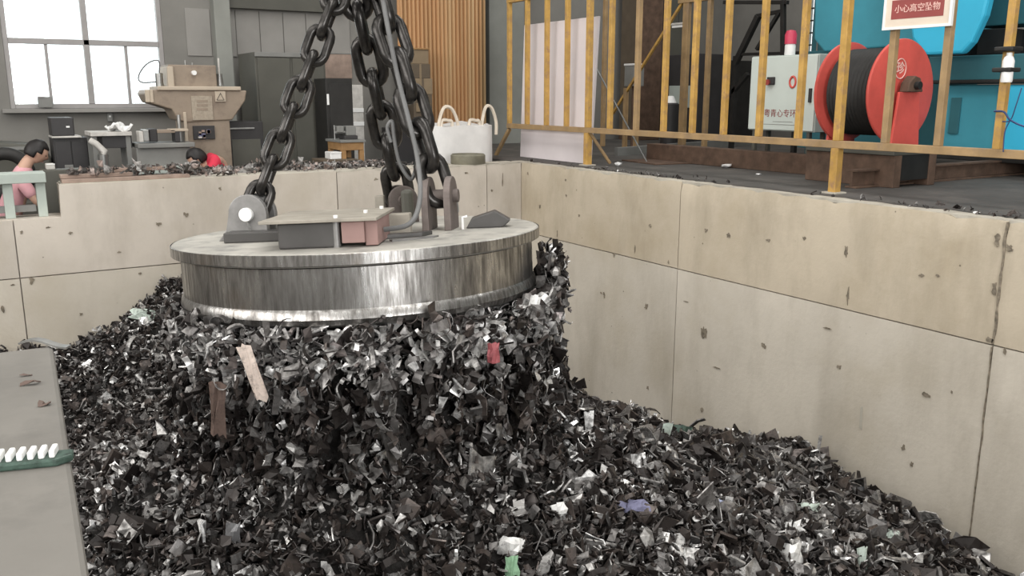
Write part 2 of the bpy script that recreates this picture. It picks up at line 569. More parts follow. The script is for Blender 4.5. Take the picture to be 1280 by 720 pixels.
# right pit wall: backing plus the cast bays
wr = struct(MB().box(XW + 0.05, XW + 0.42, -4.0, YW + 0.36, ZB, -0.03).build('wall_right', M['joint']))
ys = [-1.0, 3.12, 6.2, YW + 0.02]
for i in range(3):
    rough_panel(ys[i], ys[i + 1], ZJ, 0.0, XW, 'x', top_jit=0.035, seed=i + 1).build('panel', M['pit_upper'], wr, smooth=40)
    rough_panel(ys[i], ys[i + 1], ZB, ZJ, XW, 'x', seed=i + 9).build('panel', M['pit_lower'], wr, smooth=40)
# ragged open joint towards the near end of the right wall
for z_a, z_b, wmax in ((-0.82, -0.005, 0.011), (-2.7, -0.84, 0.006)):
    nseg = int((z_b - z_a) / 0.035)
    lft, rgt = [], []
    for i in range(nseg + 1):
        zz = z_a + (z_b - z_a) * i / nseg
        k = 0.35 + 0.9 * abs(noise.noise(Vector((zz * 9, 3.3, 0)))) + 0.5 * abs(noise.noise(Vector((zz * 27, 1.3, 5))))
        sh = 0.012 * noise.noise(Vector((zz * 5, 8.1, 0)))
        lft.append((XW - 0.006, 3.12 + sh - wmax * k, zz))
        rgt.append((XW - 0.006, 3.12 + sh + wmax * k, zz))
    jm = MB()
    vs_ = [q for ab in zip(lft, rgt) for q in ab]
    n_ = len(vs_)
    vs_ += [(XW + 0.01, q[1], q[2]) for q in vs_]
    fs_ = []
    for i in range(nseg):
        a = 2 * i
        fs_ += [(a, a + 1, a + 3, a + 2), (n_ + a, n_ + a + 2, n_ + a + 3, n_ + a + 1), (a, a + 2, n_ + a + 2, n_ + a), (a + 1, n_ + a + 1, n_ + a + 3, a + 3)]
    jm.add(vs_, fs_)
    jm.build('open_joint', M['spall'], wr)
# chipped pale lip of the wall where the dark floor starts
lip = MB()
lp = []
yy = -1.0
while yy < YW + 0.3:
    w = 0.05 + 0.05 * max(0, noise.noise(Vector((yy * 3.1, 0.4, 0)))) + 0.05 * noise.noise(Vector((yy * 11, 2.4, 0)))
    lp.append((yy, max(0.02, w)))
    yy += 0.06
vs, fs = [], []
for y, w in lp:
    vs += [(XW + 0.02, y, 0.004), (XW + 0.09 + w, y, 0.004), (XW + 0.09 + w, y, -0.02), (XW + 0.02, y, -0.02)]
for i in range(len(lp) - 1):
    a = i * 4
    for k in range(4):
        fs.append((a + k, a + (k + 1) % 4, a + 4 + (k + 1) % 4, a + 4 + k))
lip.add(vs, fs)
lip.build('wall_edge', M['lip'], wr)

# back pit wall with the notch at its left end
wb = MB()
wb.box(0.71, XW + 0.4, YW + 0.05, YW + 0.36, ZB, -0.012)
wb.box(-3.0, 0.71, YW + 0.05, YW + 0.36, ZB, -0.30)
wb = struct(wb.build('wall_back', M['pit_back']))
e = 0.005
for i, (a, b) in enumerate(((3.35, 5.2), (5.2, XW))):
    rough_panel(a, b, ZJ, 0.0, YW, 'y', top_jit=0.02, seed=20 + i).build('panel', M['pit_back'], wb, smooth=40)
MB().prism([(0.305, YW, ZJ + e), (3.345, YW, ZJ + e), (3.345, YW, 0), (0.70, YW, -0.005), (0.69, YW, -0.3), (0.305, YW, -0.3)], (0, 0.055, 0)).build('panel', M['pit_back'], wb)
rough_panel(-3.0, 0.3, ZJ, -0.3, YW, 'y', seed=31).build('panel', M['pit_back'], wb, smooth=40)
for i, (a, b) in enumerate(((-3.0, 0.3), (0.3, 3.35), (3.35, XW))):
    rough_panel(a, b, ZB, ZJ, YW, 'y', seed=40 + i).build('panel', M['pit_lower'], wb, smooth=40)
MB().box(0.72, XW, YW + 0.01, YW + 0.36, -0.012, 0.0).build('coping', M['lip'], wb)


# spalls, tie holes and gouges that the photograph shows on the two walls
def spall(px, py, w, h, wall):
    on_right = wall is wr
    c = at(px, py, 'x' if on_right else 'y', XW if on_right else YW)
    fw = c.y * math.cos(YAW) + c.x * math.sin(YAW)
    sc = fw / F_PX
    hw, hh = w * sc / 2 * (1.1 if on_right else 0.8), h * sc / 2 * 0.8
    n = 13
    pts = []
    for k in range(n):
        t = 2 * PI * k / n
        r = 0.4 + 0.8 * random.random()
        du, dz = hw * r * math.cos(t), hh * r * math.sin(t)
        pts.append((XW - 0.006, c.y + du, c.z + dz) if on_right else (c.x + du, YW - 0.006, c.z + dz))
    MB().prism(pts, (0.004, 0, 0) if on_right else (0, 0.004, 0)).build('spall', M['spall'], wall)


for s in ((1058, 315, 7, 26), (1060, 370, 4, 30), (1006, 298, 6, 7), (911, 294, 7, 8), (880, 415, 11, 24), (955, 432, 8, 9), (1049, 458, 9, 9),
          (1158, 494, 10, 12), (1152, 344, 7, 7), (1173, 345, 6, 7), (808, 383, 7, 14), (768, 318, 4, 9), (755, 367, 4, 5), (708, 245, 3, 5),
          (724, 270, 3, 5), (813, 282, 4, 6), (883, 288, 5, 6), (752, 366, 4, 4), (961, 300, 8, 6), (897, 460, 14, 3), (858, 377, 10, 2),
          (878, 512, 5, 9), (1130, 560, 6, 12), (1140, 580, 4, 10), (1190, 490, 3, 8), (810, 485, 5, 6), (756, 370, 3, 9), (660, 217, 3, 5), (707, 225, 4, 6), (675, 258, 4, 7),
          (794, 312, 2, 15), (697, 293, 2, 12), (836, 328, 3, 6), (1035, 410, 14, 4), (1262, 310, 9, 12), (1256, 440, 4, 14), (1247, 300, 8, 24), (1243, 360, 6, 30), (1238, 425, 10, 14)):
    spall(*s, wr)
for s in ((88, 291, 7, 5), (198, 280, 9, 7), (101, 393, 6, 6), (149, 315, 6, 3), (27, 290, 5, 8), (175, 342, 5, 4), (60, 284, 9, 3), (40, 350, 9, 14),
          (4, 386, 6, 18), (275, 236, 5, 7), (232, 268, 8, 8), (615, 238, 4, 5), (628, 226, 2, 26), (583, 216, 6, 4), (470, 224, 8, 5), (16, 356, 7, 3)):
    spall(*s, wb)
# narrow scraped white streak on the right wall
c = at(1077, 523, 'x', XW)
MB().prism([(XW - 0.006, c.y - 0.012, c.z - 0.09), (XW - 0.006, c.y + 0.012, c.z - 0.08), (XW - 0.006, c.y + 0.014, c.z + 0.09), (XW - 0.006, c.y - 0.006, c.z + 0.1)], (0.004, 0, 0)).build('scrape_mark', M['lip'], wr)

# ledge on the left (top of the near pit wall) and the unseen left side of the pit
struct(MB().prism([(-2.6, -3.0, ZB), (-0.05, -3.0, ZB), (0.10, 1.54, ZB), (0.175, 3.14, ZB), (-2.6, 3.25, ZB)], (0, 0, -ZB)).build('wall_left', M['ledge'], bevel=0.012))
struct(MB().box(-3.0, -2.6, -3.0, YW + 0.36, ZB, -0.3).build('wall_pit_left', M['pit_back']))
struct(MB().box(-0.05, XW + 0.05, -2.0, -1.6, ZB, -0.1).build('wall_near', M['pit_back']))

# hall shell: rear wall with window opening, cladding and columns
wx0, wx1, wz0, wz1 = 0.56, 2.46, 0.62, 2.9
rw = MB()
rw.box(-6.0, wx0, YR, YR + 0.25, ZF, 7.0)
rw.box(wx1, 13.2, YR, YR + 0.25, ZF, 7.0)
rw.box(wx0, wx1, YR, YR + 0.25, ZF, wz0)
rw.box(wx0, wx1, YR, YR + 0.25, wz1, 7.0)
rw = struct(rw.build('wall_rear', M['rear_wall']))
x = wx1 + 0.30
while x < 5.0:
    MB().box(x + 0.006, x + 0.334, YR - 0.02, YR, 1.32, 1.95).build('panel', M['cladding'], rw, bevel=0.004)
    x += 0.34
X0, X1, Z0, Z1 = rect(270, 0, 290, 110, YR - 0.2)
struct(MB().box(X0, X1, YR - 0.22, YR, ZF, 7.0).build('column', M['rear_wall_low'], bevel=0.01))
struct(MB().box(X1, 5.0, YR - 0.14, YR, 1.97, 2.16).build('beam', M['dk_green'], bevel=0.005))
X0, X1, Z0, Z1 = rect(606, 0, 640, 150, YR - 0.1)
struct(MB().box(X0, X1 + 0.15, YR - 0.25, YR, ZF, 7.0).build('column', M['rear_wall_low'], bevel=0.01))
# side wall of the platform hall with a slot window
sy = at(1011, 30, 'x', 13.0).y
ws = MB()
ws.box(13.0, 13.2, -9.0, sy - 0.09, -0.5, 7.0)
ws.box(13.0, 13.2, sy + 0.09, YR + 0.25, -0.5, 7.0)
sz = at(1011, 67, 'x', 13.0).z
ws.box(13.0, 13.2, sy - 0.09, sy + 0.09, -0.5, sz)
ws.box(13.0, 13.2, sy - 0.09, sy + 0.09, 3.2, 7.0)
struct(ws.build('wall_platform', M['rear_wall']))
wn = thing('window_2', None, None, (13.1, sy, sz))
struct(wn)
for k in range(7):
    MB().box(-0.02, 0.02, -0.09, 0.09, 0.14 + k * 0.21, 0.165 + k * 0.21).build('glazing_bar', M['black'], wn)
MB().box(0.03, 0.036, -0.09, 0.09, 0, 3.2 - sz).build('pane', M['glass'], wn)
# roof with the skylight bands, left wall and near gable with the open gate (they shade and reflect)
struct(MB().box(-6.2, 13.4, -9.2, YR + 0.3, 7.0, 7.15).build('ceiling', M['shell']))
struct(MB().box(-6.2, -6.0, -9.2, YR + 0.3, -1.3, 7.0).build('wall_hall_left', M['shell']))
gb_ = MB()
gb_.box(-6.0, -1.8, -9.2, -9.0, -1.3, 7.0)
gb_.box(3.0, 13.2, -9.2, -9.0, -1.3, 7.0)
gb_.box(-1.8, 3.0, -9.2, -9.0, 4.6, 7.0)
struct(gb_.build('wall_gable', M['shell']))

# window_1: frame, mullions and six panes
w1 = thing('window_1', None, None, ((wx0 + wx1) / 2, YR + 0.05, wz0))
struct(w1)
hw, hh = (wx1 - wx0) / 2, wz1 - wz0
zt = 1.46 - wz0
fr = MB()
fr.box(-hw, -hw + 0.06, -0.04, 0.06, 0, hh)
fr.box(hw - 0.06, hw, -0.04, 0.06, 0, hh)
fr.box(-hw + 0.06, hw - 0.06, -0.04, 0.06, 0, 0.06)
fr.box(-hw + 0.06, hw - 0.06, -0.04, 0.06, hh - 0.06, hh)
fr.build('window_frame', M['frame_al'], w1, bevel=0.005)
MB().box(-hw + 0.06, hw - 0.06, -0.05, 0.05, zt - 0.035, zt + 0.035).build('transom', M['frame_al'], w1, bevel=0.005)
MB().box(-0.035, 0.035, -0.05, 0.05, 0.06, hh - 0.06).build('mullion', M['frame_al'], w1, bevel=0.005)
for s_ in (-1, 1):
    MB().box(s_ * hw / 2 - 0.018, s_ * hw / 2 + 0.018, -0.03, 0.04, 0.06, zt - 0.035).build('sash_stile', M['frame_al'], w1, bevel=0.004)
    for a, b in ((0.035, hw / 2 - 0.018), (hw / 2 + 0.018, hw - 0.06)):
        a, b = sorted((s_ * a, s_ * b))
        MB().box(a, b, 0.0, 0.006, 0.06, zt - 0.035).build('pane', M['glass'], w1)
    a, b = sorted((s_ * 0.035, s_ * (hw - 0.06)))
    MB().box(a, b, 0.0, 0.006, zt + 0.035, hh - 0.06).build('pane', M['glass'], w1)
MB().box(-hw - 0.1, hw + 0.55, -0.2, -0.02, -0.05, 0.0).build('window_sill', M['cladding'], w1, bevel=0.006)

# ------------------------------------------------------------------ lifting magnet
MC = Vector((1.70, 4.255, 0.105))
MR = 0.922
mag = thing('lifting_magnet', 'round scuffed steel lifting magnet hanging on chains over the scrap pile', 'magnet', MC)
mag.rotation_euler = (math.radians(-3.0), math.radians(-2.2), -YAW)
MM = Matrix.Translation(MC) @ mag.rotation_euler.to_matrix().to_4x4()
MB().lathe([(0.0, -0.05), (MR - 0.01, -0.058), (MR, -0.052), (MR, -0.006), (MR - 0.008, 0.0), (0.0, 0.0)], 128).build('top_plate', M['magnet_top'], mag, smooth=30)
MB().lathe([(MR + 0.001, -0.052), (MR + 0.004, -0.05), (MR + 0.004, -0.004), (MR + 0.001, -0.002)], 128).build('flange_edge', M['magnet'], mag, smooth=30)
MB().lathe([(0.0, -0.06), (0.87, -0.06), (0.885, -0.066), (0.885, -0.25), (0.0, -0.25)], 128).build('coil_casing', M['magnet'], mag, smooth=30)
MB().lathe([(0.6, -0.315), (0.86, -0.325), (0.892, -0.31), (0.902, -0.285), (0.895, -0.255), (0.885, -0.243), (0.6, -0.243)], 128).build('bottom_rim', M['magnet'], mag, smooth=30)
MB().lathe([(0.0, -0.33), (0.55, -0.33), (0.6, -0.31), (0.6, -0.24), (0.0, -0.24)], 64).build('pole_shoe', M['magnet'], mag, smooth=30)


def lug_plate(w, h, th, y0, skirt=0.0, n=12):
    r = w / 2
    pts = [(-r - skirt, y0, 0), (r, y0, 0), (r, y0, h - r)]
    for k in range(1, n):
        t = PI * k / n
        pts.append((r * math.cos(t), y0, h - r + r * math.sin(t)))
    pts.append((-r, y0, h - r))
    pts.append((-r - skirt * 0.3, y0, 0.05))
    return MB().prism(pts, (0, th, 0))


def lug(x, y, rz, w, h, skirt, mat='lug', pmat='pin'):
    L = Matrix.Translation((x, y, 0)) @ Matrix.Rotation(rz, 4, 'Z')
    front = lug_plate(w, h, 0.035, -0.075, skirt).build('lug', M[mat], mag, bevel=0.004)
    back = lug_plate(w, h, 0.035, 0.04, skirt).build('lug', M[mat], mag, bevel=0.004)
    pin = MB().cyl((0, -0.10, h - w / 2), (0, 0.10, h - w / 2), 0.034, n=20).build('pin', M[pmat], front, bevel=0.003, smooth=30)
    MB().tube([(0.0, -0.09, h - w / 2 - 0.02), (0.012, -0.092, h - w / 2 - 0.06), (0.02, -0.09, h - w / 2 - 0.085)], 0.004, 6).build('split_pin', M['steel'], front)
    for o in (front, back):
        o.matrix_local = L
    return MM @ L @ Vector((0, 0, h - w / 2))


LUGA = lug(-0.50, -0.16, math.radians(-6), 0.195, 0.225, 0.06)
LUGB = lug(0.42, -0.02, math.radians(82), 0.20, 0.27, 0.0, 'lug_dk', 'lug_dk')
LUGC = lug(0.15, 0.52, math.radians(20), 0.17, 0.21, 0.0, 'lug_dk', 'lug_dk')
MB().box(-0.60, -0.33, -0.34, -0.20, 0.0, 0.05).build('pad', M['jbox'], mag, bevel=0.006)
JX = 0.09
jb = MB().box(-0.33, -0.06, -0.70, -0.42, 0.0, 0.115).build('junction_box', M['jbox'], mag, bevel=0.008, loc=(JX, 0, 0))
jl = MB().box(-0.40, 0.115, -0.74, -0.15, 0.115, 0.130).build('box_lid', M['jlid'], jb, bevel=0.003)
for bx_, by_ in ((-0.07, -0.70), (0.02, -0.45), (0.06, -0.22)):
    MB().cyl((bx_, by_, 0.128), (bx_, by_, 0.143), 0.010, n=6).build('bolt', M['pin'], jb)
MB().cyl((-0.075, -0.685, 0.0), (-0.075, -0.685, 0.115), 0.018, n=10).build('post', M['lug'], jb, smooth=40)
MB().box(-0.045, 0.055, -0.72, -0.62, 0.02, 0.113).build('terminal_block', M['jbrick'], jb, bevel=0.003)
MB().box(0.055, 0.11, -0.70, -0.25, 0.005, 0.115).build('side_plate', M['jbrick'], jb, bevel=0.003)
MB().box(0.11, 0.30, -0.33, -0.25, 0.0, 0.11).build('cable_gland_box', M['jlid'], mag, bevel=0.005)
MB().prism([(0.12, -0.45, 0), (0.36, -0.36, 0), (0.40, -0.28, 0), (0.16, -0.36, 0)], (0, 0, 0.02)).build('weld_plate', M['jbox'], mag, bevel=0.003)
MB().prism([(0.22, -0.50, 0), (0.44, -0.40, 0), (0.42, -0.44, 0), (0.24, -0.55, 0)], (0, 0, 0.008)).build('weld_plate', M['lug'], mag)
hd = MB()
hd.prism([(0.55, -0.05, 0), (0.74, -0.05, 0), (0.78, -0.05, 0.035), (0.70, -0.05, 0.085), (0.58, -0.05, 0.05)], (0, 0.12, 0))
hd.build('cable_clamp', M['jbox'], mag, bevel=0.006)
MB().tube([(0.535, -0.07, 0.0), (0.535, -0.07, 0.06), (0.56, -0.07, 0.065)], 0.007, 6).build('hook_pin', M['pin'], mag)
MB().box(0.17, 0.235, 0.36, 0.44, 0.0, 0.19).build('cable_post', M['dk_green'], mag, bevel=0.02)
MB().box(0.02, 0.07, 0.40, 0.46, 0.0, 0.16).build('stop_block', M['jlid'], mag, bevel=0.005)

# ------------------------------------------------------------------ chains
APEX = CAM + ray(442, -48) * 4.45


def link_mesh(L, W, d, n=10, seg=8):
    rc = (W - d) / 2
    hs = (L - d) / 2 - rc
    pts = []
    for k in range(seg + 1):
        t = PI * k / seg
        pts.append((rc * math.cos(t), 0, hs + rc * math.sin(t)))
    for k in range(seg + 1):
        t = PI + PI * k / seg
        pts.append((rc * math.cos(t), 0, -hs + rc * math.sin(t)))
    me = MB().tube(pts, d / 2, n, closed=True).mesh('link')
    me.materials.append(M['chain'])
    me.polygons.foreach_set('use_smooth', [True] * len(me.polygons))
    return me


def chain(label, a, b, L, W, d, twist=0.0, wob=0.0):
    me = link_mesh(L, W, d)
    root = thing('lifting_chain', label, 'chain', a, group='chains carrying the magnet')
    a, b = Vector(a), Vector(b)
    t = (b - a).normalized()
    right = Vector((math.cos(YAW), -math.sin(YAW), 0))
    xa = (right - t * right.dot(t)).normalized()
    ya = t.cross(xa)
    B = Matrix((xa, ya, t)).transposed().to_4x4()
    pitch = L - 2 * d + 0.002
    n = int((b - a).length / pitch) + 1
    off = L / 2 - d * 1.1
    for k in range(n):
        o = bpy.data.objects.new('link', me)
        COL.objects.link(o)
        o.parent = root
        ang = twist + (PI / 2 if k % 2 else 0) + random.uniform(-wob, wob)
        o.matrix_local = Matrix.Translation(t * (off + k * pitch)) @ B @ Matrix.Rotation(ang, 4, 'Z') @ Matrix.Rotation(random.uniform(-wob, wob) * 0.3, 4, 'Y')
    return root


chain('slim dark chain leg running up from the lug with the white pin', LUGA, APEX + Vector((-0.02, 0, 0)), 0.232, 0.148, 0.047, 0.12, 0.06)
chain('thick black chain leg slanting down to the right-hand lug', LUGB, APEX + Vector((0.08, 0.0, 0.02)), 0.305, 0.188, 0.061, 0.45, 0.10)
chain('thick black chain leg hanging in the middle to the rear lug', LUGC, APEX + Vector((0.0, 0.1, 0.05)), 0.295, 0.182, 0.060, 0.05, 0.10)
ring = MB()
ring.tube([APEX + Vector((0.14 * math.cos(2 * PI * k / 24) * math.cos(YAW), -0.14 * math.cos(2 * PI * k / 24) * math.sin(YAW), 0.17 + 0.21 * math.sin(2 * PI * k / 24))) for k in range(24)], 0.04, 10, closed=True)
tag(ring.build('master_link', M['chain'], smooth=60), 'heavy black master link gathering the three chain legs', 'ring')


def spline(pts, n=8):
    pts = [Vector(p) for p in pts]
    out = []
    for i in range(len(pts) - 1):
        p0, p1, p2, p3 = pts[max(i - 1, 0)], pts[i], pts[i + 1], pts[min(i + 2, len(pts) - 1)]
        for k in range(n):
            t = k / n
            out.append(0.5 * ((2 * p1) + (p2 - p0) * t + (2 * p0 - 5 * p1 + 4 * p2 - p3) * t * t + (3 * p1 - p0 - 3 * p2 + p3) * t ** 3))
    out.append(pts[-1])
    return out


def fwd(px, py, d):
    """point at horizontal distance d in front of the camera"""
    r = ray(px, py)
    return CAM + r * (d / (r.x * math.sin(YAW) + r.y * math.cos(YAW)))


cab = MB()
cab.tube(spline([fwd(472, -40, 4.3), fwd(484, 30, 4.3), fwd(497, 95, 4.3), (fwd(511, 150, 4.25)), fwd(522, 200, 4.2), fwd(525, 248, 4.1), fwd(513, 279, 3.98), fwd(480, 287, 3.97)]), 0.012, 8)
tag(cab.build('power_cable', M['cable'], smooth=60), 'thin grey power cable looping down beside the thick chain to the magnet box', 'cable')
cab = MB()
cab.tube(spline([fwd(489, 178, 4.6), fwd(484, 160, 4.6), fwd(490, 152, 4.6), fwd(493, 175, 4.6), fwd(500, 205, 4.6), fwd(514, 224, 4.6), fwd(521, 205, 4.62)]), 0.010, 8)
tag(cab.build('lashing_wire', M['cable'], smooth=60), 'short loop of steel wire lashed round the rear chain leg', 'wire')

# ------------------------------------------------------------------ scrap
LUMPS = [(rng.uniform(0, 2 * PI), rng.uniform(0, 2 * PI), w, a) for w, a in ((1.6, 0.05), (1.1, 0.05), (0.8, 0.04), (0.55, 0.03), (0.42, 0.022), (0.3, 0.016), (0.23, 0.012))]
BX = np.array([-3.0, 0.1, 0.69, 1.03, 1.68, 2.3, 3.0, 4.0, 5.0, 5.7])
BZ = np.array([-1.7, -1.46, -1.50, -1.30, -0.95, -0.76, -0.80, -1.40, -2.10, -2.40])


def hpile(X, Y):
    X = np.asarray(X, float)
    Y = np.asarray(Y, float)
    r = np.hypot(X - MC.x, Y - MC.y)
    cone = -0.73 - 0.385 * np.sqrt(r * r + 0.05) + 0.32 * np.exp(-r * r / 1.6)
    cone = cone + 0.20 * np.exp(-((X - 2.65) ** 2 + (Y - 4.0) ** 2) / 0.22)
    bank = np.interp(X, BX, BZ) - 0.42 * (9.0 - Y)
    k = 0.12
    z = np.logaddexp(cone / k, bank / k) * k
    z += 0.15 * np.exp(-((X - 5.2) ** 2 / 0.7 + (Y - 4.35) ** 2 / 0.45))
    z -= 0.16 * np.exp(-((X - 5.3) ** 2 / 0.5 + (Y - 5.7) ** 2 / 0.35))
    z += 0.10 * np.exp(-((X - 4.0) ** 2 / 0.8 + (Y - 2.9) ** 2 / 0.5))
    z -= 0.45 * np.exp(-((X - 0.12) ** 2 / 0.035)) * np.clip((4.2 - Y) / 0.8, 0, 1)
    for a, p, w, am in LUMPS:
        z += am * np.sin((X * math.cos(a) + Y * math.sin(a)) * 2 * PI / w + p) * np.cos((X * math.sin(a * 1.7) - Y * math.cos(a * 1.7)) * 2 * PI / (w * 1.3) + p * 2)
    return z


def h1(x, y):
    return float(hpile(x, y))


def hit(px, py):
    d = ray(px, py).normalized()
    t = 2.2
    while t < 14:
        p = CAM + d * t
        q = MM.inverted() @ p
        if q.z < -0.3 and math.hypot(q.x, q.y) < 0.97:
            return p, True
        if p.z < h1(p.x, p.y):
            return p, False
        t += 0.02
    return p, False


# bed under the loose pieces
gx, gy = np.linspace(-2.6, XW - 0.005, 170), np.linspace(-1.6, YW - 0.005, 210)
GX, GY = np.meshgrid(gx, gy)
GZ = hpile(GX, GY) - 0.05
vs = np.stack([GX, GY, GZ], -1).reshape(-1, 3)
nx_, ny_ = len(gx), len(gy)
idx = np.arange(nx_ * ny_).reshape(ny_, nx_)
qs = np.stack([idx[:-1, :-1], idx[:-1, 1:], idx[1:, 1:], idx[1:, :-1]], -1).reshape(-1, 4)


def np_mesh(name, verts, faces):
    me = bpy.data.meshes.new(name)
    nf, k = faces.shape
    me.vertices.add(len(verts))
    me.vertices.foreach_set('co', verts.astype(np.float32).ravel())
    me.loops.add(nf * k)
    me.loops.foreach_set('vertex_index', faces.astype(np.int32).ravel())
    me.polygons.add(nf)
    me.polygons.foreach_set('loop_start', np.arange(0, nf * k, k, dtype=np.int32))
    me.polygons.foreach_set('use_smooth', np.zeros(nf, dtype=bool))
    me.update(calc_edges=True)
    me.validate()
    return me


cen = vs[qs].mean(1)
qs = qs[~((cen[:, 0] < 0.06) & (cen[:, 1] < 3.2))]
bed = bpy.data.objects.new('scrap_pile', np_mesh('scrap_pile', vs, qs))
COL.objects.link(bed)
bed.data.materials.append(M['scrap_bed'])
tag(bed, 'dark heap of shredded scrap metal filling the concrete pit', 'scrap pile', kind='stuff')


# templates of scrap pieces, unit size
def sheet(nu, nv, fn, th):
    top = np.array([[fn(i / nu, j / nv) for i in range(nu + 1)] for j in range(nv + 1)], float)
    # offset along a rough normal
    du = np.gradient(top, axis=1)
    dv = np.gradient(top, axis=0)
    nrm = np.cross(du, dv)
    nrm /= np.linalg.norm(nrm, axis=-1, keepdims=True) + 1e-9
    bot = top - nrm * th
    V = np.concatenate([top.reshape(-1, 3), bot.reshape(-1, 3)])
    n = (nu + 1) * (nv + 1)
    T = []
    I = lambda i, j: j * (nu + 1) + i
    for j in range(nv):
        for i in range(nu):
            a, b, c, d = I(i, j), I(i + 1, j), I(i + 1, j + 1), I(i, j + 1)
            T += [(a, b, c), (a, c, d), (n + a, n + c, n + b), (n + a, n + d, n + c)]
    ring = [I(i, 0) for i in range(nu)] + [I(nu, j) for j in range(nv)] + [I(i, nv) for i in range(nu, 0, -1)] + [I(0, j) for j in range(nv, 0, -1)]
    for k in range(len(ring)):
        a, b = ring[k], ring[(k + 1) % len(ring)]
        T += [(a, n + a, n + b), (a, n + b, b)]
    return V, np.array(T)


def tmpl_flake():
    w = rng.uniform(0.35, 0.9)
    b1, b2 = rng.uniform(-0.5, 0.5, 2)
    J = rng.uniform(-0.13, 0.13, (4, 4, 3))
    return sheet(3, 2, lambda u, v: (u - 0.5 + J[int(u * 3), int(v * 2), 0], (v - 0.5) * w + J[int(u * 3), int(v * 2), 1] * 0.8,
                                     b1 * (u - 0.5) ** 2 * 2 + b2 * (v - 0.5) * (u - 0.5) + J[int(u * 3), int(v * 2), 2]), rng.uniform(0.03, 0.08))


def tmpl_curl():
    turn = rng.uniform(2.2, 5.2)
    R = 0.5 / max(1.0, turn / 3.0)
    w = rng.uniform(0.25, 0.55)
    sh = rng.uniform(-0.4, 0.4)
    return sheet(6, 1, lambda u, v: (R * math.cos(turn * (u - 0.5)) * (1 + 0.25 * u), (v - 0.5) * w + sh * (u - 0.5), R * math.sin(turn * (u - 0.5)) * (1 + 0.25 * u)), rng.uniform(0.03, 0.06))


def tmpl_strip():
    w = rng.uniform(0.1, 0.22)
    a, b, c = rng.uniform(-0.35, 0.35, 3)
    return sheet(5, 1, lambda u, v: ((u - 0.5) * 1.4, (v - 0.5) * w + a * math.sin(3 * u), b * math.sin(4 * u + c * 5) + c * (v - 0.5)), 0.03)


def tmpl_fold():
    w = rng.uniform(0.4, 0.8)
    k = rng.uniform(0.4, 1.0)
    J = rng.uniform(-0.1, 0.1, (4, 3, 3))
    return sheet(3, 1, lambda u, v: (abs(u - 0.5) * 1.2 * (1 if u > 0.5 else -0.55) + J[int(u * 3), int(v), 0], (v - 0.5) * w + J[int(u * 3), int(v), 1],
                                     k * abs(u - 0.45) + J[int(u * 3), int(v), 2]), 0.05)


def tmpl_chip():
    w = rng.uniform(0.35, 0.95)
    J = rng.uniform(-0.17, 0.17, (3, 2, 3))
    k = rng.uniform(-0.5, 0.5)
    return sheet(2, 1, lambda u, v: (u - 0.5 + J[int(u * 2), int(v), 0], (v - 0.5) * w + J[int(u * 2), int(v), 1] * 0.8, k * abs(u - 0.5) + J[int(u * 2), int(v), 2]), rng.uniform(0.04, 0.14))


def tmpl_chunk():
    bm = bmesh.new()
    bmesh.ops.create_icosphere(bm, subdivisions=1, radius=0.5)
    V = np.array([v.co for v in bm.verts]) * rng.uniform(0.45, 1.1, 3)
    V += rng.uniform(-0.12, 0.12, V.shape)
    T = np.array([[v.index for v in f.verts] for f in bm.faces])
    bm.free()
    return V, T


TMPL = [tmpl_chip() for _ in range(22)] + [tmpl_flake() for _ in range(5)] + [tmpl_curl() for _ in range(2)] + [tmpl_strip() for _ in range(3)] + [tmpl_fold() for _ in range(5)] + [tmpl_chunk() for _ in range(4)]
NT = len(TMPL)
CURLY = list(range(0, 12)) + [27, 28] * 5 + [29, 30, 31] * 2 + list(range(32, 37))   # chips, curls, strips and folds


def rand_rot(n, upright=0.0):
    q = rng.normal(size=(n, 4))
    if upright:
        q[:, 2:] *= upright
    q /= np.linalg.norm(q, axis=1, keepdims=True)
    w, x, y, z = q.T
    return np.stack([np.stack([1 - 2 * (y * y + z * z), 2 * (x * y - z * w), 2 * (x * z + y * w)], -1),
                     np.stack([2 * (x * y + z * w), 1 - 2 * (x * x + z * z), 2 * (y * z - x * w)], -1),
                     np.stack([2 * (x * z - y * w), 2 * (y * z + x * w), 1 - 2 * (x * x + y * y)], -1)], 1)


def scatter(name, P, S, Rm=None, pick=None):
    n = len(P)
    Rm = rand_rot(n) if Rm is None else Rm
    kind = rng.integers(0, NT, n) if pick is None else rng.choice(pick, n)
    A = rng.uniform(0.65, 1.3, (n, 3)) * S[:, None]
    VV, TT, base = [], [], 0
    for k in range(NT):
        sel = np.where(kind == k)[0]
        if not len(sel):
            continue
        V, T = TMPL[k]
        W = V[None] * A[sel][:, None, :]
        W = np.einsum('nij,nvj->nvi', Rm[sel], W) + P[sel][:, None, :]
        VV.append(W.reshape(-1, 3))
        TT.append((T[None] + (base + np.arange(len(sel)) * len(V))[:, None, None]).reshape(-1, 3))
        base += len(sel) * len(V)
    return np_mesh(name, np.concatenate(VV), np.concatenate(TT))


def project(P):
    d = P - np.array(CAM)
    F = np.array([math.sin(YAW), math.cos(YAW), 0])
    R = np.array([math.cos(YAW), -math.sin(YAW), 0])
    fw, rt, up = d @ F, d @ R, d[:, 2]
    zc = fw * math.cos(TILT) - up * math.sin(TILT)
    yc = fw * math.sin(TILT) + up * math.cos(TILT)
    zc = np.where(zc < 0.05, 0.05, zc)
    return 640 + F_PX * rt / zc, 360 - F_PX * yc / zc, zc


def surf_points(n):
    X = rng.uniform(-0.6, XW - 0.04, n)
    Y = rng.uniform(0.8, YW - 0.04, n)
    P = np.stack([X, Y, hpile(X, Y)], -1)
    px, py, zc = project(P)
    keep = (px > -160) & (px < 1440) & (py < 860) & (py > 250) & ~((X < 0.19) & (Y < 3.3))
    return P[keep]


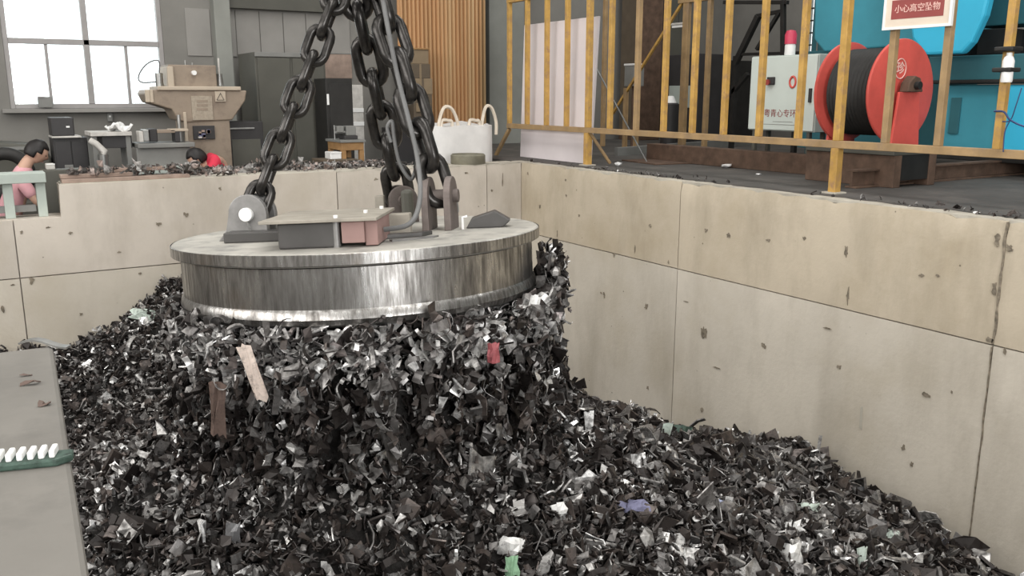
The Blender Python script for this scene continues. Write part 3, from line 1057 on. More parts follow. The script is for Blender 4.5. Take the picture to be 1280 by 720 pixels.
P = surf_points(104000)
n = len(P)
px, py, zc = project(P)
S = 0.043 * np.exp(rng.normal(0, 0.42, n)) * np.interp(P[:, 0], [2.2, 4.6], [1.0, 1.6])
P[:, 2] += rng.uniform(-0.035, 0.03, n)
P[:, 0] = np.minimum(P[:, 0], XW - S * 0.5 - 0.01)
P[:, 1] = np.minimum(P[:, 1], YW - S * 0.5 - 0.01)
loose = bpy.data.objects.new('scrap_cover', scatter('scrap_cover', P, S))
COL.objects.link(loose)
loose.parent = bed
loose.data.materials.append(M['scrap'])
loose['kind'] = 'stuff'


# the mass hanging below the magnet
def clump_points(ncol):
    Pb, Sb, Pd, Sd = [], [], [], []
    for _ in range(ncol):
        th = rng.uniform(0, 2 * PI)
        r = 0.93 * math.sqrt(rng.uniform(0.33, 1.0))
        r *= 1.0 + 0.10 * max(0, math.cos(th)) ** 3 + 0.04 * max(0, -math.cos(th)) ** 6
        q = MM @ Vector((r * math.cos(th), r * math.sin(th), -0.335))
        zb = q.z
        hz = h1(q.x, q.y)
        full = rng.random() < 0.62
        z1 = hz if full else max(hz, zb - rng.uniform(0.12, 0.42))
        z = zb
        ox, oy = 0.0, 0.0
        while z > z1:
            ox += rng.normal(0, 0.010)
            oy += rng.normal(0, 0.010)
            p = (q.x + ox + rng.normal(0, 0.015), q.y + oy + rng.normal(0, 0.015), z)
            s = 0.050 * math.exp(rng.normal(0, 0.38))
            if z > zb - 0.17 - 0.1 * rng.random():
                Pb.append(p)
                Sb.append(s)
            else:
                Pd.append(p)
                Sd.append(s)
            z -= rng.uniform(0.018, 0.05)
    return np.array(Pb), np.array(Sb), np.array(Pd), np.array(Sd)


Pb, Sb, Pd, Sd = clump_points(980)
# pieces that cling up the right flank of the rim
ex = []
for _ in range(420):
    th = rng.normal(0.05, 0.30)
    r = rng.uniform(0.93, 1.06)
    q = MM @ Vector((r * math.cos(th), r * math.sin(th), -0.36 + 0.26 * rng.random() ** 1.6 * math.exp(-(th / 0.22) ** 2)))
    ex.append(q[:])
for _ in range(160):
    th = rng.normal(PI + 0.25, 0.22)
    r = rng.uniform(0.92, 0.99)
    q = MM @ Vector((r * math.cos(th), r * math.sin(th), -0.36 + 0.06 * rng.random()))
    ex.append(q[:])
ex = np.array(ex)
Pd = np.concatenate([Pd, ex])
Sd = np.concatenate([Sd, 0.05 * np.exp(rng.normal(0, 0.35, len(ex)))])
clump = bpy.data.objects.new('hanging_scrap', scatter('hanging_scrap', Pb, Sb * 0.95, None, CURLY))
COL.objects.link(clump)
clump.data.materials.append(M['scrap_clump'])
tag(clump, 'shaggy mass of shredded metal clinging to the underside of the magnet', 'scrap clump', kind='stuff')
# long axis (x) turned to hang downwards, with some wobble
nd = len(Pd)
tl = rng.normal(0, 0.35, (nd, 2))
dn = np.stack([tl[:, 0], tl[:, 1], -np.ones(nd)], -1)
dn /= np.linalg.norm(dn, axis=1, keepdims=True)
ax = rng.normal(size=(nd, 3))
ax -= dn * (ax * dn).sum(1, keepdims=True)
ax /= np.linalg.norm(ax, axis=1, keepdims=True)
Rd = np.stack([dn, ax, np.cross(dn, ax)], -1)
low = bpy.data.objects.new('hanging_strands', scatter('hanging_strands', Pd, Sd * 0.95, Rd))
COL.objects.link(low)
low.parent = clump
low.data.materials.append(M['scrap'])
low['kind'] = 'stuff'
core = MB()  # added dark core, keeps light from passing through the hanging scrap
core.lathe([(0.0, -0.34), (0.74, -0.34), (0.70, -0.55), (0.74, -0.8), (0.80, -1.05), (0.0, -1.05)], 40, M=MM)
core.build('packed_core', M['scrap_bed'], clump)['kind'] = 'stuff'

# the pieces one can single out, nearest and largest first
tm_meshes = []
for k, (V, T) in enumerate(TMPL):
    me = np_mesh('scrap_piece', V, T)
    me.materials.append(M['scrap_obj'])
    tm_meshes.append(me)


def loose_piece(p, s, label, group, kinds=None):
    o = bpy.data.objects.new('scrap_piece', tm_meshes[random.choice(kinds)] if kinds else random.choice(tm_meshes))
    COL.objects.link(o)
    o.location = p
    o.rotation_euler = [random.uniform(0, 2 * PI) for _ in range(3)]
    o.scale = [s * random.uniform(0.75, 1.25) for _ in range(3)]
    tag(o, label, 'scrap piece', group)


cnt = 0
while cnt < 185:
    a, b = random.uniform(90, 1240), random.uniform(400, 716)
    if random.random() > (b - 330) / 390 * (0.45 + 0.55 * (a > 640)):
        continue
    p, on_clump = hit(a, b)
    if on_clump or p.x > XW - 0.12 or p.y > YW - 0.15 or (p.x < 0.25 and p.y < 3.4):
        continue
    fw_ = p.x * math.sin(YAW) + p.y * math.cos(YAW)
    loose_piece((p.x, p.y, p.z + 0.02), random.uniform(0.011, 0.019) * fw_, 'crumpled grey steel shred lying loose on the scrap pile', 'larger shreds on the scrap pile')
    cnt += 1
cnt = 0
while cnt < 115:
    a = random.uniform(215, 690)
    b = 395 + random.random() ** 1.5 * 110
    p, on_clump = hit(a, b)
    if not on_clump:
        continue
    loose_piece(p - ray(a, b).normalized() * 0.03, random.uniform(0.05, 0.085), 'bright curled steel shred clinging below the magnet rim', 'shreds hanging under the magnet', CURLY[12:])
    cnt += 1


def slab_piece(name, px, py, wpx, hpx, ang, mat, label, bend=0.15, lean=0.0, lift=0.065, th=0.09, cat='scrap piece'):
    """a single recognisable bit of scrap; size in photograph pixels becomes metres at its distance"""
    p, on = hit(px, py)
    d = ray(px, py).normalized()
    fw_ = (p - CAM).dot(Vector((math.sin(YAW) * math.cos(TILT), math.cos(YAW) * math.cos(TILT), -math.sin(TILT))))
    sc = fw_ / F_PX
    w, h = wpx * sc, hpx * sc
    J = rng.uniform(-0.2, 0.2, (6, 4, 3))
    V, T = sheet(5, 3, lambda u, v: ((u - 0.5) * w + J[int(u * 5), int(v * 3), 0] * w * 0.6, bend * min(w, h) * (4 * (u - 0.5) ** 2 + 2 * (v - 0.5) ** 2) + J[int(u * 5), int(v * 3), 1] * min(w, h) * 0.5,
                                     (v - 0.5) * h + J[int(u * 5), int(v * 3), 2] * h * 0.35), th * min(w, h))
    o = bpy.data.objects.new(name, np_mesh(name, V, T))
    COL.objects.link(o)
    o.data.materials.append(mat)
    o.location = p - d * lift
    o.rotation_euler = (Matrix.Rotation(-YAW + random.uniform(-0.2, 0.2), 3, 'Z') @ Matrix.Rotation(math.radians(lean), 3, 'X') @ Matrix.Rotation(math.radians(ang), 3, 'Y')).to_euler()
    tag(o, label, cat)
    return o


slab_piece('scrap_strip', 316, 467, 15, 72, -14, M['pc_pale'], 'long pale pinkish strip dangling below the left front of the magnet', 0.1)
slab_piece('scrap_strip', 272, 512, 20, 70, 2, M['pc_brown'], 'flat brown strip hanging upright left of the pale pink strip', 0.05)
slab_piece('scrap_tag', 617, 441, 15, 26, 0, M['pc_red'], 'small dull red scrap hanging under the magnet rim', 0.1, lift=0.05)
slab_piece('scrap_sliver', 667, 386, 13, 32, 10, M['pc_white'], 'white teardrop shaped sliver hanging below the right end of the rim', 0.2, lift=0.10)
slab_piece('scrap_strip', 831, 553, 11, 44, 8, M['pc_mint'], 'pale green striped strip standing up near the right wall', 0.1, -20)
slab_piece('scrap_flake', 640, 709, 16, 26, -5, M['pc_green'], 'light green plastic flake at the bottom edge of the pile', 0.2, -30)
slab_piece('scrap_wrapper', 904, 641, 20, 32, 12, M['pc_lblue'], 'crumpled pale blue wrapper on the pile', 0.4, -30)
slab_piece('scrap_bag', 1192, 690, 62, 20, 8, M['pc_blue'], 'dark violet-blue crumpled sheet near the bottom of the right wall', 0.3, -35)
slab_piece('scrap_bag', 1168, 676, 30, 13, 5, M['pc_lblue'], 'small pale violet scrap above the dark violet-blue sheet', 0.3, -35)
slab_piece('scrap_slab', 961, 597, 36, 12, 2, M['pc_white'], 'long flat white scrap lying high on the right mound', 0.1, -25, th=0.3)
slab_piece('scrap_block', 993, 660, 20, 16, -8, M['pc_white'], 'white square chip in the middle of the right mound', 0.1, -25, th=0.4)
slab_piece('scrap_plate', 290, 672, 19, 38, 6, M['pc_grey'], 'upright smooth grey plate low on the left slope', 0.12, -8)
slab_piece('scrap_plate', 183, 394, 40, 14, 12, M['pc_mint'], 'large pale plate high on the left bank beside the magnet', 0.1, -30, th=0.2)
slab_piece('scrap_plate', 789, 632, 40, 15, -8, M['pc_blue'], 'smooth violet-grey curved plate in the middle of the pile', 0.2, -40)
slab_piece('scrap_plate', 1070, 616, 28, 16, 4, M['pc_slate'], 'dark rounded slab on the upper edge of the right mound', 0.1, -40, th=0.3)
slab_piece('scrap_plate', 1098, 668, 20, 30, 4, M['pc_slate'], 'dark upright slab on the right mound below the rounded slab', 0.1, -20, th=0.3)
slab_piece('scrap_lump', 1121, 673, 26, 20, 20, M['pc_mint'], 'pale domed lump right of the dark upright slab', 0.5, -30, th=0.4)
slab_piece('scrap_crumple', 640, 683, 28, 22, 10, M['pc_white'], 'crumpled whitish foil above the light green flake', 0.6, -30, th=0.04)
slab_piece('scrap_chip', 698, 636, 20, 14, -15, M['pc_white'], 'white oval chip in the middle front of the pile', 0.2, -35, th=0.3)
slab_piece('scrap_crumple', 1012, 640, 38, 22, 5, M['pc_mint'], 'large grey-green crumpled sheet on the right mound', 0.5, -30)
slab_piece('scrap_rag', 853, 545, 26, 26, 5, M['pc_dkgreen'], 'dark green crumpled sheet beside the pale green striped strip', 0.3, -20)
slab_piece('scrap_tin', 990, 697, 30, 32, 0, M['pc_white'], 'crumpled white tin shard at the bottom of the right mound', 0.5, -25)
slab_piece('scrap_bar', 1078, 700, 13, 30, 3, M['pc_mint'], 'upright pale grey bar at the bottom of the right mound', 0.1, -15)

# ------------------------------------------------------------------ text as flat print
def text_mesh(txt, size, mat, name, parent, mtx, bold=0.0):
    cu = bpy.data.curves.new(name, 'FONT')
    cu.body = txt
    cu.size = size
    cu.align_x, cu.align_y = 'CENTER', 'CENTER'
    cu.extrude = 0.001
    cu.offset = bold
    tmp = bpy.data.objects.new(name, cu)
    COL.objects.link(tmp)
    dg = bpy.context.evaluated_depsgraph_get()
    me = bpy.data.meshes.new_from_object(tmp.evaluated_get(dg))
    bpy.data.objects.remove(tmp)
    me.materials.clear()
    me.materials.append(mat)
    o = bpy.data.objects.new(name, me)
    COL.objects.link(o)
    o.parent = parent
    o.matrix_local = mtx
    return o


# text standing upright on a face whose normal is -X (reads from the pit side, left = far)
TX = Matrix(((0, 0, -1, 0), (-1, 0, 0, 0), (0, 1, 0, 0), (0, 0, 0, 1)))


def on_x(x, y, z):
    return Matrix.Translation((x, y, z)) @ TX


# text on a face whose normal is -Y
TY = Matrix(((1, 0, 0, 0), (0, 0, -1, 0), (0, 1, 0, 0), (0, 0, 0, 1)))


def on_y(x, y, z):
    return Matrix.Translation((x, y, z)) @ TY


# ------------------------------------------------------------------ yellow fence on the platform edge
XF = 6.1
ZR, ZT = 0.40, 1.93
fence = thing('safety_fence', 'yellow square-tube safety fence along the edge of the platform', 'fence', (XF, 6.0, 0))
fy = lambda px, py: at(px, py, 'x', XF).y - 6.0
y_far, y_near = fy(637, 160), 2.6 - 6.0
MB().box(-0.03, 0.03, y_near, y_far + 0.03, ZR - 0.03, ZR + 0.03).build('bottom_rail', M['yellow_dk'], fence, bevel=0.004)
MB().box(-0.03, 0.03, y_near, y_far + 0.03, ZT, ZT + 0.06).build('top_rail', M['yellow'], fence, bevel=0.004)
bal = [(637, 160), (659, 161), (683, 161), (708, 162), (735, 163), (762, 163), (795, 164), (829, 166), (865, 168), (904, 170), (948, 174), (997, 178), (1047, 181), (1106, 184), (1172, 187), (1246, 191)]
for i, (a, b) in enumerate(bal):
    y = fy(a, b)
    mt = M['yellow'] if i not in (6, 13, 14) else M['yellow_dk']
    w = 0.026 if i not in (4, 12) else 0.031
    MB().box(-w, w, y - w, y + w, ZR + 0.03, ZT).build('baluster', mt, fence, bevel=0.004)
for a, b in ((735, 163), (1047, 181), (1400, 200)):
    y = fy(a, b)
    ft = MB()
    ft.box(-0.036, 0.036, y - 0.036, y + 0.036, 0.0, ZR - 0.03)
    ft.build('post', M['yellow'], fence, bevel=0.004)
    MB().box(-0.07, 0.07, y - 0.07, y + 0.07, 0.0, 0.012).build('base_plate', M['lip'], fence)
y = fy(637, 160)
MB().bar((0.0, y, ZR - 0.04), (-0.02, y + 0.32, 0.0), 0.04).build('brace', M['yellow_dk'], fence)
MB().bar((0.0, fy(735, 163) - 0.04, ZR - 0.03), (0.25, fy(735, 163) - 0.1, 0.02), 0.03).build('brace', M['yellow_dk'], fence)

# warning sign tied to the fence
y0, y1 = at(1108, 20, 'x', XF - 0.05).y, at(1190, 20, 'x', XF - 0.05).y
z0 = at(1150, 33, 'x', XF - 0.05).z
sg = thing('warning_sign', 'cream warning board with pale characters on a dark red band, tied to the fence', 'sign', (XF - 0.06, (y0 + y1) / 2, z0))
hwid = (y0 - y1) / 2
MB().box(-0.008, 0.008, -hwid, hwid, 0, 0.46).build('board', M['sign'], sg, bevel=0.003)
fr = MB()
for a, b, c, d in ((-hwid - 0.012, hwid + 0.012, -0.012, 0.008), (-hwid - 0.012, hwid + 0.012, 0.452, 0.472), (-hwid - 0.012, -hwid + 0.008, 0.008, 0.452), (hwid - 0.008, hwid + 0.012, 0.008, 0.452)):
    fr.box(-0.014, 0.012, a, b, c, d)
fr.build('frame', M['white'], sg)
zb_ = 0.130
MB().box(-0.0100, -0.0085, -hwid + 0.055, hwid - 0.055, zb_ - 0.068, zb_ + 0.068).build('red_band', M['sign_red'], sg)
tw = 2 * hwid - 0.19
text_mesh('小心高空坠物', tw / 6 * 1.08, M['sign_pale'], 'lettering', sg, on_x(-0.0115, 0, zb_))

# white bottle taped to the last visible baluster
y = at(1261, 84, 'x', XF - 0.05).y
zc0, zc1 = at(1261, 103, 'x', XF - 0.05).z, at(1261, 66, 'x', XF - 0.05).z
bt = thing('white_bottle', 'white plastic bottle taped with black bands to a fence upright', 'bottle', (XF - 0.06, y, zc0))
hh_ = zc1 - zc0
MB().lathe([(0.0, 0.0), (0.034, 0.0), (0.037, 0.01), (0.037, hh_ * 0.72), (0.028, hh_ * 0.85), (0.018, hh_ * 0.9), (0.018, hh_), (0.0, hh_)], 20).build('bottle_body', M['white'], bt, smooth=40)
for z in (hh_ * 0.35, hh_ * 1.05):
    MB().box(-0.042, 0.088, -0.042, 0.088, z, z + 0.03).build('tape', M['black'], bt, bevel=0.008)
wires = MB()
wires.tube(spline([at(1243, 139, 'x', XF - 0.04), at(1255, 140, 'x', XF - 0.05), at(1263, 150, 'x', XF - 0.05), at(1280, 158, 'x', XF - 0.04), at(1300, 160, 'x', XF - 0.04)]), 0.007, 6)
wires.tube(spline([at(1277, 110, 'x', XF - 0.04), at(1270, 132, 'x', XF - 0.05), at(1263, 150, 'x', XF - 0.05), at(1253, 152, 'x', XF - 0.05)]), 0.004, 6)
wires.tube(spline([at(1263, 150, 'x', XF - 0.05), at(1256, 165, 'x', XF - 0.05), at(1254, 190, 'x', XF - 0.05)]), 0.004, 6)
tag(wires.build('knotted_wire', M['blue_wire'], smooth=60), 'thin dark blue wire knotted round the fence below the bottle', 'wire')

# white board standing behind the fence
pa, pb = at(650, 197, 'x', 6.2), at(737, 206, 'x', 6.2)
bd = MB()
bd.prism([(6.20, pa.y, 0.002), (6.20, pb.y, 0.002), (6.24, pb.y - 0.06, 1.66), (6.24, pa.y - 0.03, 1.66)], (0.03, 0, 0))
tag(bd.build('white_board', M['white_sheet'], bevel=0.004), 'tall white board standing on the platform behind the fence', 'board')
pr0 = at(735, 66, 'x', 6.30)
rod = MB().cyl(pr0, (6.95, pr0.y - 0.35, 0.0), 0.010, n=8)
tag(rod.build('prop_rod', M['steel'], smooth=60), 'thin grey rod leaning behind the white board', 'rod')

# ------------------------------------------------------------------ things on the platform
# control cabinet
c0, c1 = at(1018, 165, 'x', 7.4), at(936, 155, 'x', 7.4)
cb = thing('control_cabinet', 'pale mint control cabinet with rotary switch behind the yellow fence', 'cabinet', (7.4, c0.y, 0))
W = c1.y - c0.y
zb0, zb1 = 0.42, 1.20
MB().box(0.0, 0.27, 0, W, zb0, zb1).build('body', M['mint_side'], cb, bevel=0.006)
dr = MB().box(-0.022, -0.001, 0.01, W - 0.01, zb0 + 0.01, zb1 - 0.01).build('door', M['mint'], cb, bevel=0.006)
lk = MB().box(-0.045, -0.02, 0.045, 0.075, 0.72, 0.86).build('lock_handle', M['dk_box'], dr, bevel=0.004)
sw = MB().box(-0.055, -0.02, W * 0.60, W * 0.60 + 0.09, 0.90, 0.98).build('rotary_switch', M['dk_box'], dr, bevel=0.006)
MB().cyl((-0.075, W * 0.60 + 0.07, 0.925), (-0.05, W * 0.60 + 0.07, 0.925), 0.03, n=16).build('switch_knob', M['red_dk'], sw, smooth=40)
rgm = MB()
rgm.tube([(-0.026, W * 0.335 + 0.038 * math.cos(2 * PI * k / 20), 0.925 + 0.055 * math.sin(2 * PI * k / 20)) for k in range(20)], 0.011, 8, closed=True)
rgm.build('red_ring_mark', M['red'], dr, smooth=60)
text_mesh('粤青心专环保', 0.088, M['sign_red'], 'lettering', dr, on_x(-0.0235, W * 0.45, 0.60))
em = MB()
em.tube([(-0.024, W * 0.80 + 0.035 * math.cos(5.0 * k / 12), 0.61 + 0.035 * math.sin(5.0 * k / 12)) for k in range(13)], 0.009, 6)
em.build('logo', M['yellow'], dr, smooth=60)
for k, (a, b) in enumerate(((0.30, 0.60), (0.18, 0.78))):
    MB().box(-0.0235, -0.0222, W * a, W * b, 0.515 - k * 0.03, 0.520 - k * 0.03).build('fine_print', M['grey_mc'], dr)
for a in (0.06, W - 0.10):
    for b in (0.0, 0.21):
        MB().box(b, b + 0.04, a, a + 0.04, 0.2 if b == 0.0 else 0.0, zb0).build('leg', M['dk_green'], cb)
# beacon on the cabinet
bc = at(988, 55, 'x', 7.5)
be = thing('beacon_lamp', 'magenta-red beacon lamp with white base on top of the mint cabinet', 'beacon', (7.5, bc.y, zb1))
MB().lathe([(0, 0), (0.055, 0), (0.055, 0.10), (0.05, 0.115), (0, 0.115)], 20).build('base', M['white'], be, smooth=40)
MB().lathe([(0, 0.115), (0.06, 0.115), (0.062, 0.21), (0.045, 0.25), (0, 0.26)], 20).build('dome', M['pink'], be, smooth=50)

# cable reel, axle along Y
fc = at(1128, 115, 'y', 5.0)
RR = 0.455
yf_far = at(1062, 115, 'x', fc.x).y
rl = thing('cable_reel', 'red steel cable reel with black cable drum behind the fence', 'cable reel', (fc.x, 5.0, 0))
ln = yf_far - 5.0
AX = Matrix.Translation((0, 0, fc.z)) @ Matrix.Rotation(-PI / 2, 4, 'X')
nf = MB().lathe([(0.0, 0.0), (RR - 0.02, 0.0), (RR, 0.008), (RR + 0.006, 0.02), (RR, 0.035), (RR - 0.03, 0.03), (0.0, 0.03)], 64, M=AX).build('flange', M['red'], rl, smooth=40)
MB().lathe([(0.0, ln), (RR - 0.02, ln), (RR, ln + 0.008), (RR, ln + 0.035), (0.0, ln + 0.035)], 64, M=AX).build('flange', M['red'], rl, smooth=40)
prof = [(0.10, 0.04)]
z = 0.04
while z < ln - 0.04:
    prof += [(RR - 0.085, z), (RR - 0.065, z + 0.018), (RR - 0.085, z + 0.036)]
    z += 0.037
prof.append((0.10, ln - 0.01))
MB().lathe(prof, 48, M=AX).build('cable_winding', M['rubber'], rl, smooth=50)
emb = MB()
emb.tube([(-0.06 + 0.075 * math.cos(2 * PI * k / 28), -0.003, fc.z + 0.20 + 0.085 * math.sin(2 * PI * k / 28)) for k in range(28)], 0.005, 6, closed=True)
emb.build('emblem_ring', M['sign_pale'], nf)
text_mesh('珍', 0.11, M['sign_pale'], 'emblem_character', nf, on_y(-0.06, -0.003, fc.z + 0.20), 0.002)
for s_, yy in ((0, -0.075), (1, ln + 0.05)):
    MB().prism([(-0.20, yy, 0.33), (0.20, yy, 0.33), (0.14, yy, fc.z - 0.0), (-0.14, yy, fc.z - 0.0)], (0, 0.025, 0)).build('support', M['red'], rl, bevel=0.004)
bb = MB()
bb.prism([(-0.11, -0.13, fc.z), (0.11, -0.13, fc.z), (0.06, -0.13, fc.z + 0.12), (-0.02, -0.13, fc.z + 0.14), (-0.09, -0.13, fc.z + 0.08)], (0, 0.09, 0))
bb = bb.build('bearing_block', M['rust'], rl, bevel=0.01)
MB().cyl((0.0, -0.17, fc.z + 0.055), (0.0, ln + 0.1, fc.z + 0.055), 0.035, n=14).build('axle', M['black'], bb, smooth=40)
MB().box(-0.32, 0.32, -0.2, ln + 0.2, 0.28, 0.33).build('base_frame', M['dk_green'], rl, bevel=0.006)
for a in (-0.30, 0.20):
    MB().box(a, a + 0.10, -0.2, ln + 0.2, 0.0, 0.28).build('skid', M['rust'], rl, bevel=0.006)  # dark skids, also standing in for the shade under the reel
MB().box(-0.2, 0.2, -0.19, -0.15, 0.06, 0.28).build('skid_end', M['black'], rl)  # black sheet added as shade between the skids
tag(MB().box(7.28, 7.44, 6.0, 8.6, 0.0, 0.20).build('skid_beam', M['rust'], bevel=0.006), 'rusty skid beam on the platform floor under the mint cabinet', 'beam')  # added dark block, painted shade below the fence rail

# teal sorting machine behind the reel
mx_ = 8.7


def prect(px0, py0, px1, py1, X):
    """Y0 (near), Y1 (far), Z0, Z1 on a plane facing the pit"""
    a, b = at(px0, (py0 + py1) / 2, 'x', X), at(px1, (py0 + py1) / 2, 'x', X)
    return b.y, a.y, at((px0 + px1) / 2, py1, 'x', X).z, at((px0 + px1) / 2, py0, 'x', X).z


mc = thing('sorting_machine', 'large teal and blue metal machine with chute behind the cable reel', 'machine', (mx_, 4.5, 0))


def mpart(name, mat, X, th, *r, bevel=0.01):
    a, b, c, d = prect(*r, X)
    return MB().box(X - mx_, X - mx_ + th, a - 4.5, b - 4.5, c, d).build(name, mat, mc, bevel=bevel)


a, b, c, d = prect(1015, 0, 1145, 62, mx_)
hp = MB()
hp.prism([(0, a - 4.5, c + 0.02), (0, b - 4.5 - 0.2, c), (0, b - 4.5 - 0.04, c + 0.15), (0, b - 4.5, c + 0.9), (0, a - 4.5, c + 1.6)], (1.4, 0, 0))
hp.build('hopper', M['teal'], mc, bevel=0.02)
a, b, c, d = prect(1136, 0, 1226, 68, 8.25)
ch = MB()
w_ = b - a
ch.prism([(8.25 - mx_, a - 4.5 + w_ * 0.22, c), (8.25 - mx_, b - 4.5 - w_ * 0.28, c), (8.25 - mx_, b - 4.5 - w_ * 0.06, c + 0.16), (8.25 - mx_, b - 4.5, c + 0.35), (8.25 - mx_, b - 4.5, c + 1.3),
          (8.25 - mx_, a - 4.5 - 0.15, c + 1.3), (8.25 - mx_, a - 4.5 - 0.02, c + 0.34), (8.25 - mx_, a - 4.5 + w_ * 0.10, c + 0.10)], (0.12, 0, 0))
ch.build('chute', M['blue'], mc, bevel=0.03)
mpart('cavity', M['void'], 8.95, 0.5, 1190, 38, 1262, 86)  # solid block, the opening's shade is put into its colour
mpart('upper_panel', M['teal_dk'], 8.8, 0.5, 1215, -40, 1330, 30)
mpart('motor_housing', M['black'], 8.75, 0.3, 1222, 36, 1256, 68)
mpart('cross_shelf', M['teal_dk'], 8.6, 0.6, 1160, 68, 1330, 100)
mpart('shelf_edge', M['black'], 8.58, 0.6, 1160, 99, 1330, 104)
mpart('body_panel', M['teal'], mx_, 0.8, 1180, 106, 1252, 190)
mpart('body_panel', M['blue'], 8.62, 0.8, 1253, 106, 1340, 192)
mpart('door_slot', M['teal_dk'], 8.68, 0.02, 1187, 122, 1199, 167, bevel=0.002)
mpart('rear_frame', M['teal_dk'], 9.2, 0.6, 1000, 60, 1180, 190)
mpart('skid', M['black'], 8.75, 0.9, 1150, 190, 1340, 203)
tag(MB().box(8.3, 12.9, 2.5, 3.6, 0.0, 1.0).build('feeder_machine', M['teal_dk'], bevel=0.01), 'dark teal machine base at the far right beyond the fence', 'machine base')

# rusty steel beam on the platform floor
bm_ = MB()
zt_ = 0.16
bm_.box(0, 3.1, -0.06, 0.06, 0.0, 0.018)
bm_.box(0, 3.1, -0.06, 0.06, zt_ - 0.018, zt_)
bm_.box(0, 3.1, -0.012, 0.012, 0.018, zt_ - 0.018)
tag(bm_.build('steel_beam', M['rust'], loc=(6.55, 5.0, 0.0), bevel=0.003), 'rusty I-section beam lying on the dark platform under the fence', 'beam')
p0, p1 = at(770, 195, 'z', 0), at(958, 179, 'z', 0)
bm_ = MB().bar(p0 + Vector((0, 0, 0.03)), p1 + Vector((0, 0, 0.03)), 0.06, 0.16)
tag(bm_.build('floor_rail', M['grey_mc'], bevel=0.004), 'long grey steel rail lying across the rear of the platform', 'rail')
p0 = at(835, 202, 'z', 0)
bm_ = MB().prism([(p0.x - 0.5, p0.y - 0.35, 0.0), (p0.x + 0.45, p0.y - 0.5, 0.0), (p0.x + 0.6, p0.y + 0.3, 0.0), (p0.x - 0.4, p0.y + 0.4, 0.0)], (0, 0, 0.015))
tag(bm_.build('brown_mat', M['rust'], bevel=0.003), 'flat brown mat on the platform floor', 'mat')
for i, (a, b, s_, lb) in enumerate(((773, 208, 0.07, 'small white stone at the chipped platform edge'), (908, 210, 0.07, 'white lump of plaster in the middle of the dark platform floor'),
                                   (948, 219, 0.045, 'tiny pale stone near the platform edge left of the fence post'), (1221, 267, 0.03, 'tiny white chip on the floor near the right end of the wall'))):
    p = at(a, b, 'z', 0)
    V, T = tmpl_chunk()
    V[:, 2] -= V[:, 2].min()
    o = bpy.data.objects.new('stone_chip', np_mesh('stone_chip', V * np.array([2.0, 1.6, 0.8]) * s_, T))
    COL.objects.link(o)
    o.location = p
    o.data.materials.append(M['white'])
    tag(o, lb, 'stone')
# crumbs of rubble on the edge
nb = 900
Yb = rng.uniform(2.5, 9.2, nb)
wgt = 0.5 + 0.5 * np.sin(Yb * 2.1) + 0.8 * np.exp(-((Yb - 7.4) / 0.7) ** 2)
Yb = Yb[rng.random(nb) < wgt * 0.28]
Pq = np.stack([XW + 0.10 + np.abs(rng.normal(0, 0.14, len(Yb))), Yb, np.full(len(Yb), 0.012)], -1)
rub = bpy.data.objects.new('rubble_crumbs', scatter('rubble_crumbs', Pq, 0.024 * np.exp(rng.normal(0, 0.5, len(Yb)))))
COL.objects.link(rub)
rub.data.materials.append(M['scrap'])
tag(rub, 'dark crumbs and dust scattered along the platform edge', 'rubble', kind='stuff')

# inner stair frame, yellow
sx = 8.6
st = thing('yellow_stair_frame', 'dusty yellow tube frame with a diagonal handrail behind the fence', 'stair frame', (sx, 8.0, 0))
sp = lambda px, py: at(px, py, 'x', sx) - Vector((sx, 8.0, 0))
MB().bar(sp(766, 142), sp(854, 2), 0.035).build('handrail', M['yellow'], st)
for a, t_, b_ in ((755, 0, 190), (783, 110, 190), (797, 70, 180), (854, 0, 168), (884, 0, 145), (857, 0, 166)):
    p = sp(a, 100)
    zz = sp(a, t_).z
    MB().box(-0.03, 0.03, p.y - 0.03, p.y + 0.03, 0.0, max(zz, 0.4)).build('upright', M['yellow_dk'], st, bevel=0.004)
p, q = sp(850, 2), sp(985, 3)
MB().box(-0.04, 0.04, q.y, p.y, p.z - 0.03, p.z + 0.05).build('landing_beam', M['yellow_dk'], st, bevel=0.004)

# dark machinery in the rear of the platform
def rbox(name, label, cat, mat, px0, py0, px1, py1, X, th, z0=None, bevel=0.01, parts=()):
    a, b, c, d = prect(px0, py0, px1, py1, X)
    root = thing(name, label, cat, (X, (a + b) / 2, 0 if z0 is None else z0))
    zz0 = 0.0 if z0 is None else 0.0
    h = d - (0 if z0 is None else z0)
    w = (b - a) / 2
    MB().box(0, th, -w, w, zz0, h).build('body', mat, root, bevel=bevel)
    for nm, m_, (u0, u1, v0, v1), pr in parts:
        MB().box(-pr, 0.0, -w + 2 * w * u0, -w + 2 * w * u1, h * v0, h * v1).build(nm, m_, root, bevel=min(0.006, pr / 3))
    return root


rbox('dark_cupboard', 'tall dark brown cupboard behind the diagonal yellow handrail', 'cupboard', M['rust'], 776, -60, 800, 190, 10.2, 0.5,
     parts=(('door', M['carton_dk'], (0.05, 0.95, 0.04, 0.97), 0.02), ('handle', M['steel'], (0.12, 0.18, 0.45, 0.55), 0.04)))
rbox('dark_cabinet', 'large dark cabinet with a grey frame right of the brown cupboard', 'cabinet', M['dk_green'], 806, -60, 830, 190, 10.8, 0.5,
     parts=(('door', M['dk_box'], (0.08, 0.92, 0.12, 0.95), 0.02), ('plinth', M['grey_mc'], (0, 1, 0.0, 0.05), 0.04)))
rbox('machine_block', 'squat dark machine block with pale green front behind the fence', 'machine', M['dk_box'], 833, 68, 872, 185, 9.8, 0.6,
     parts=(('panel', M['mint_side'], (0.1, 0.9, 0.42, 0.66), 0.02), ('foot', M['black'], (0.1, 0.9, 0.0, 0.06), 0.03)))
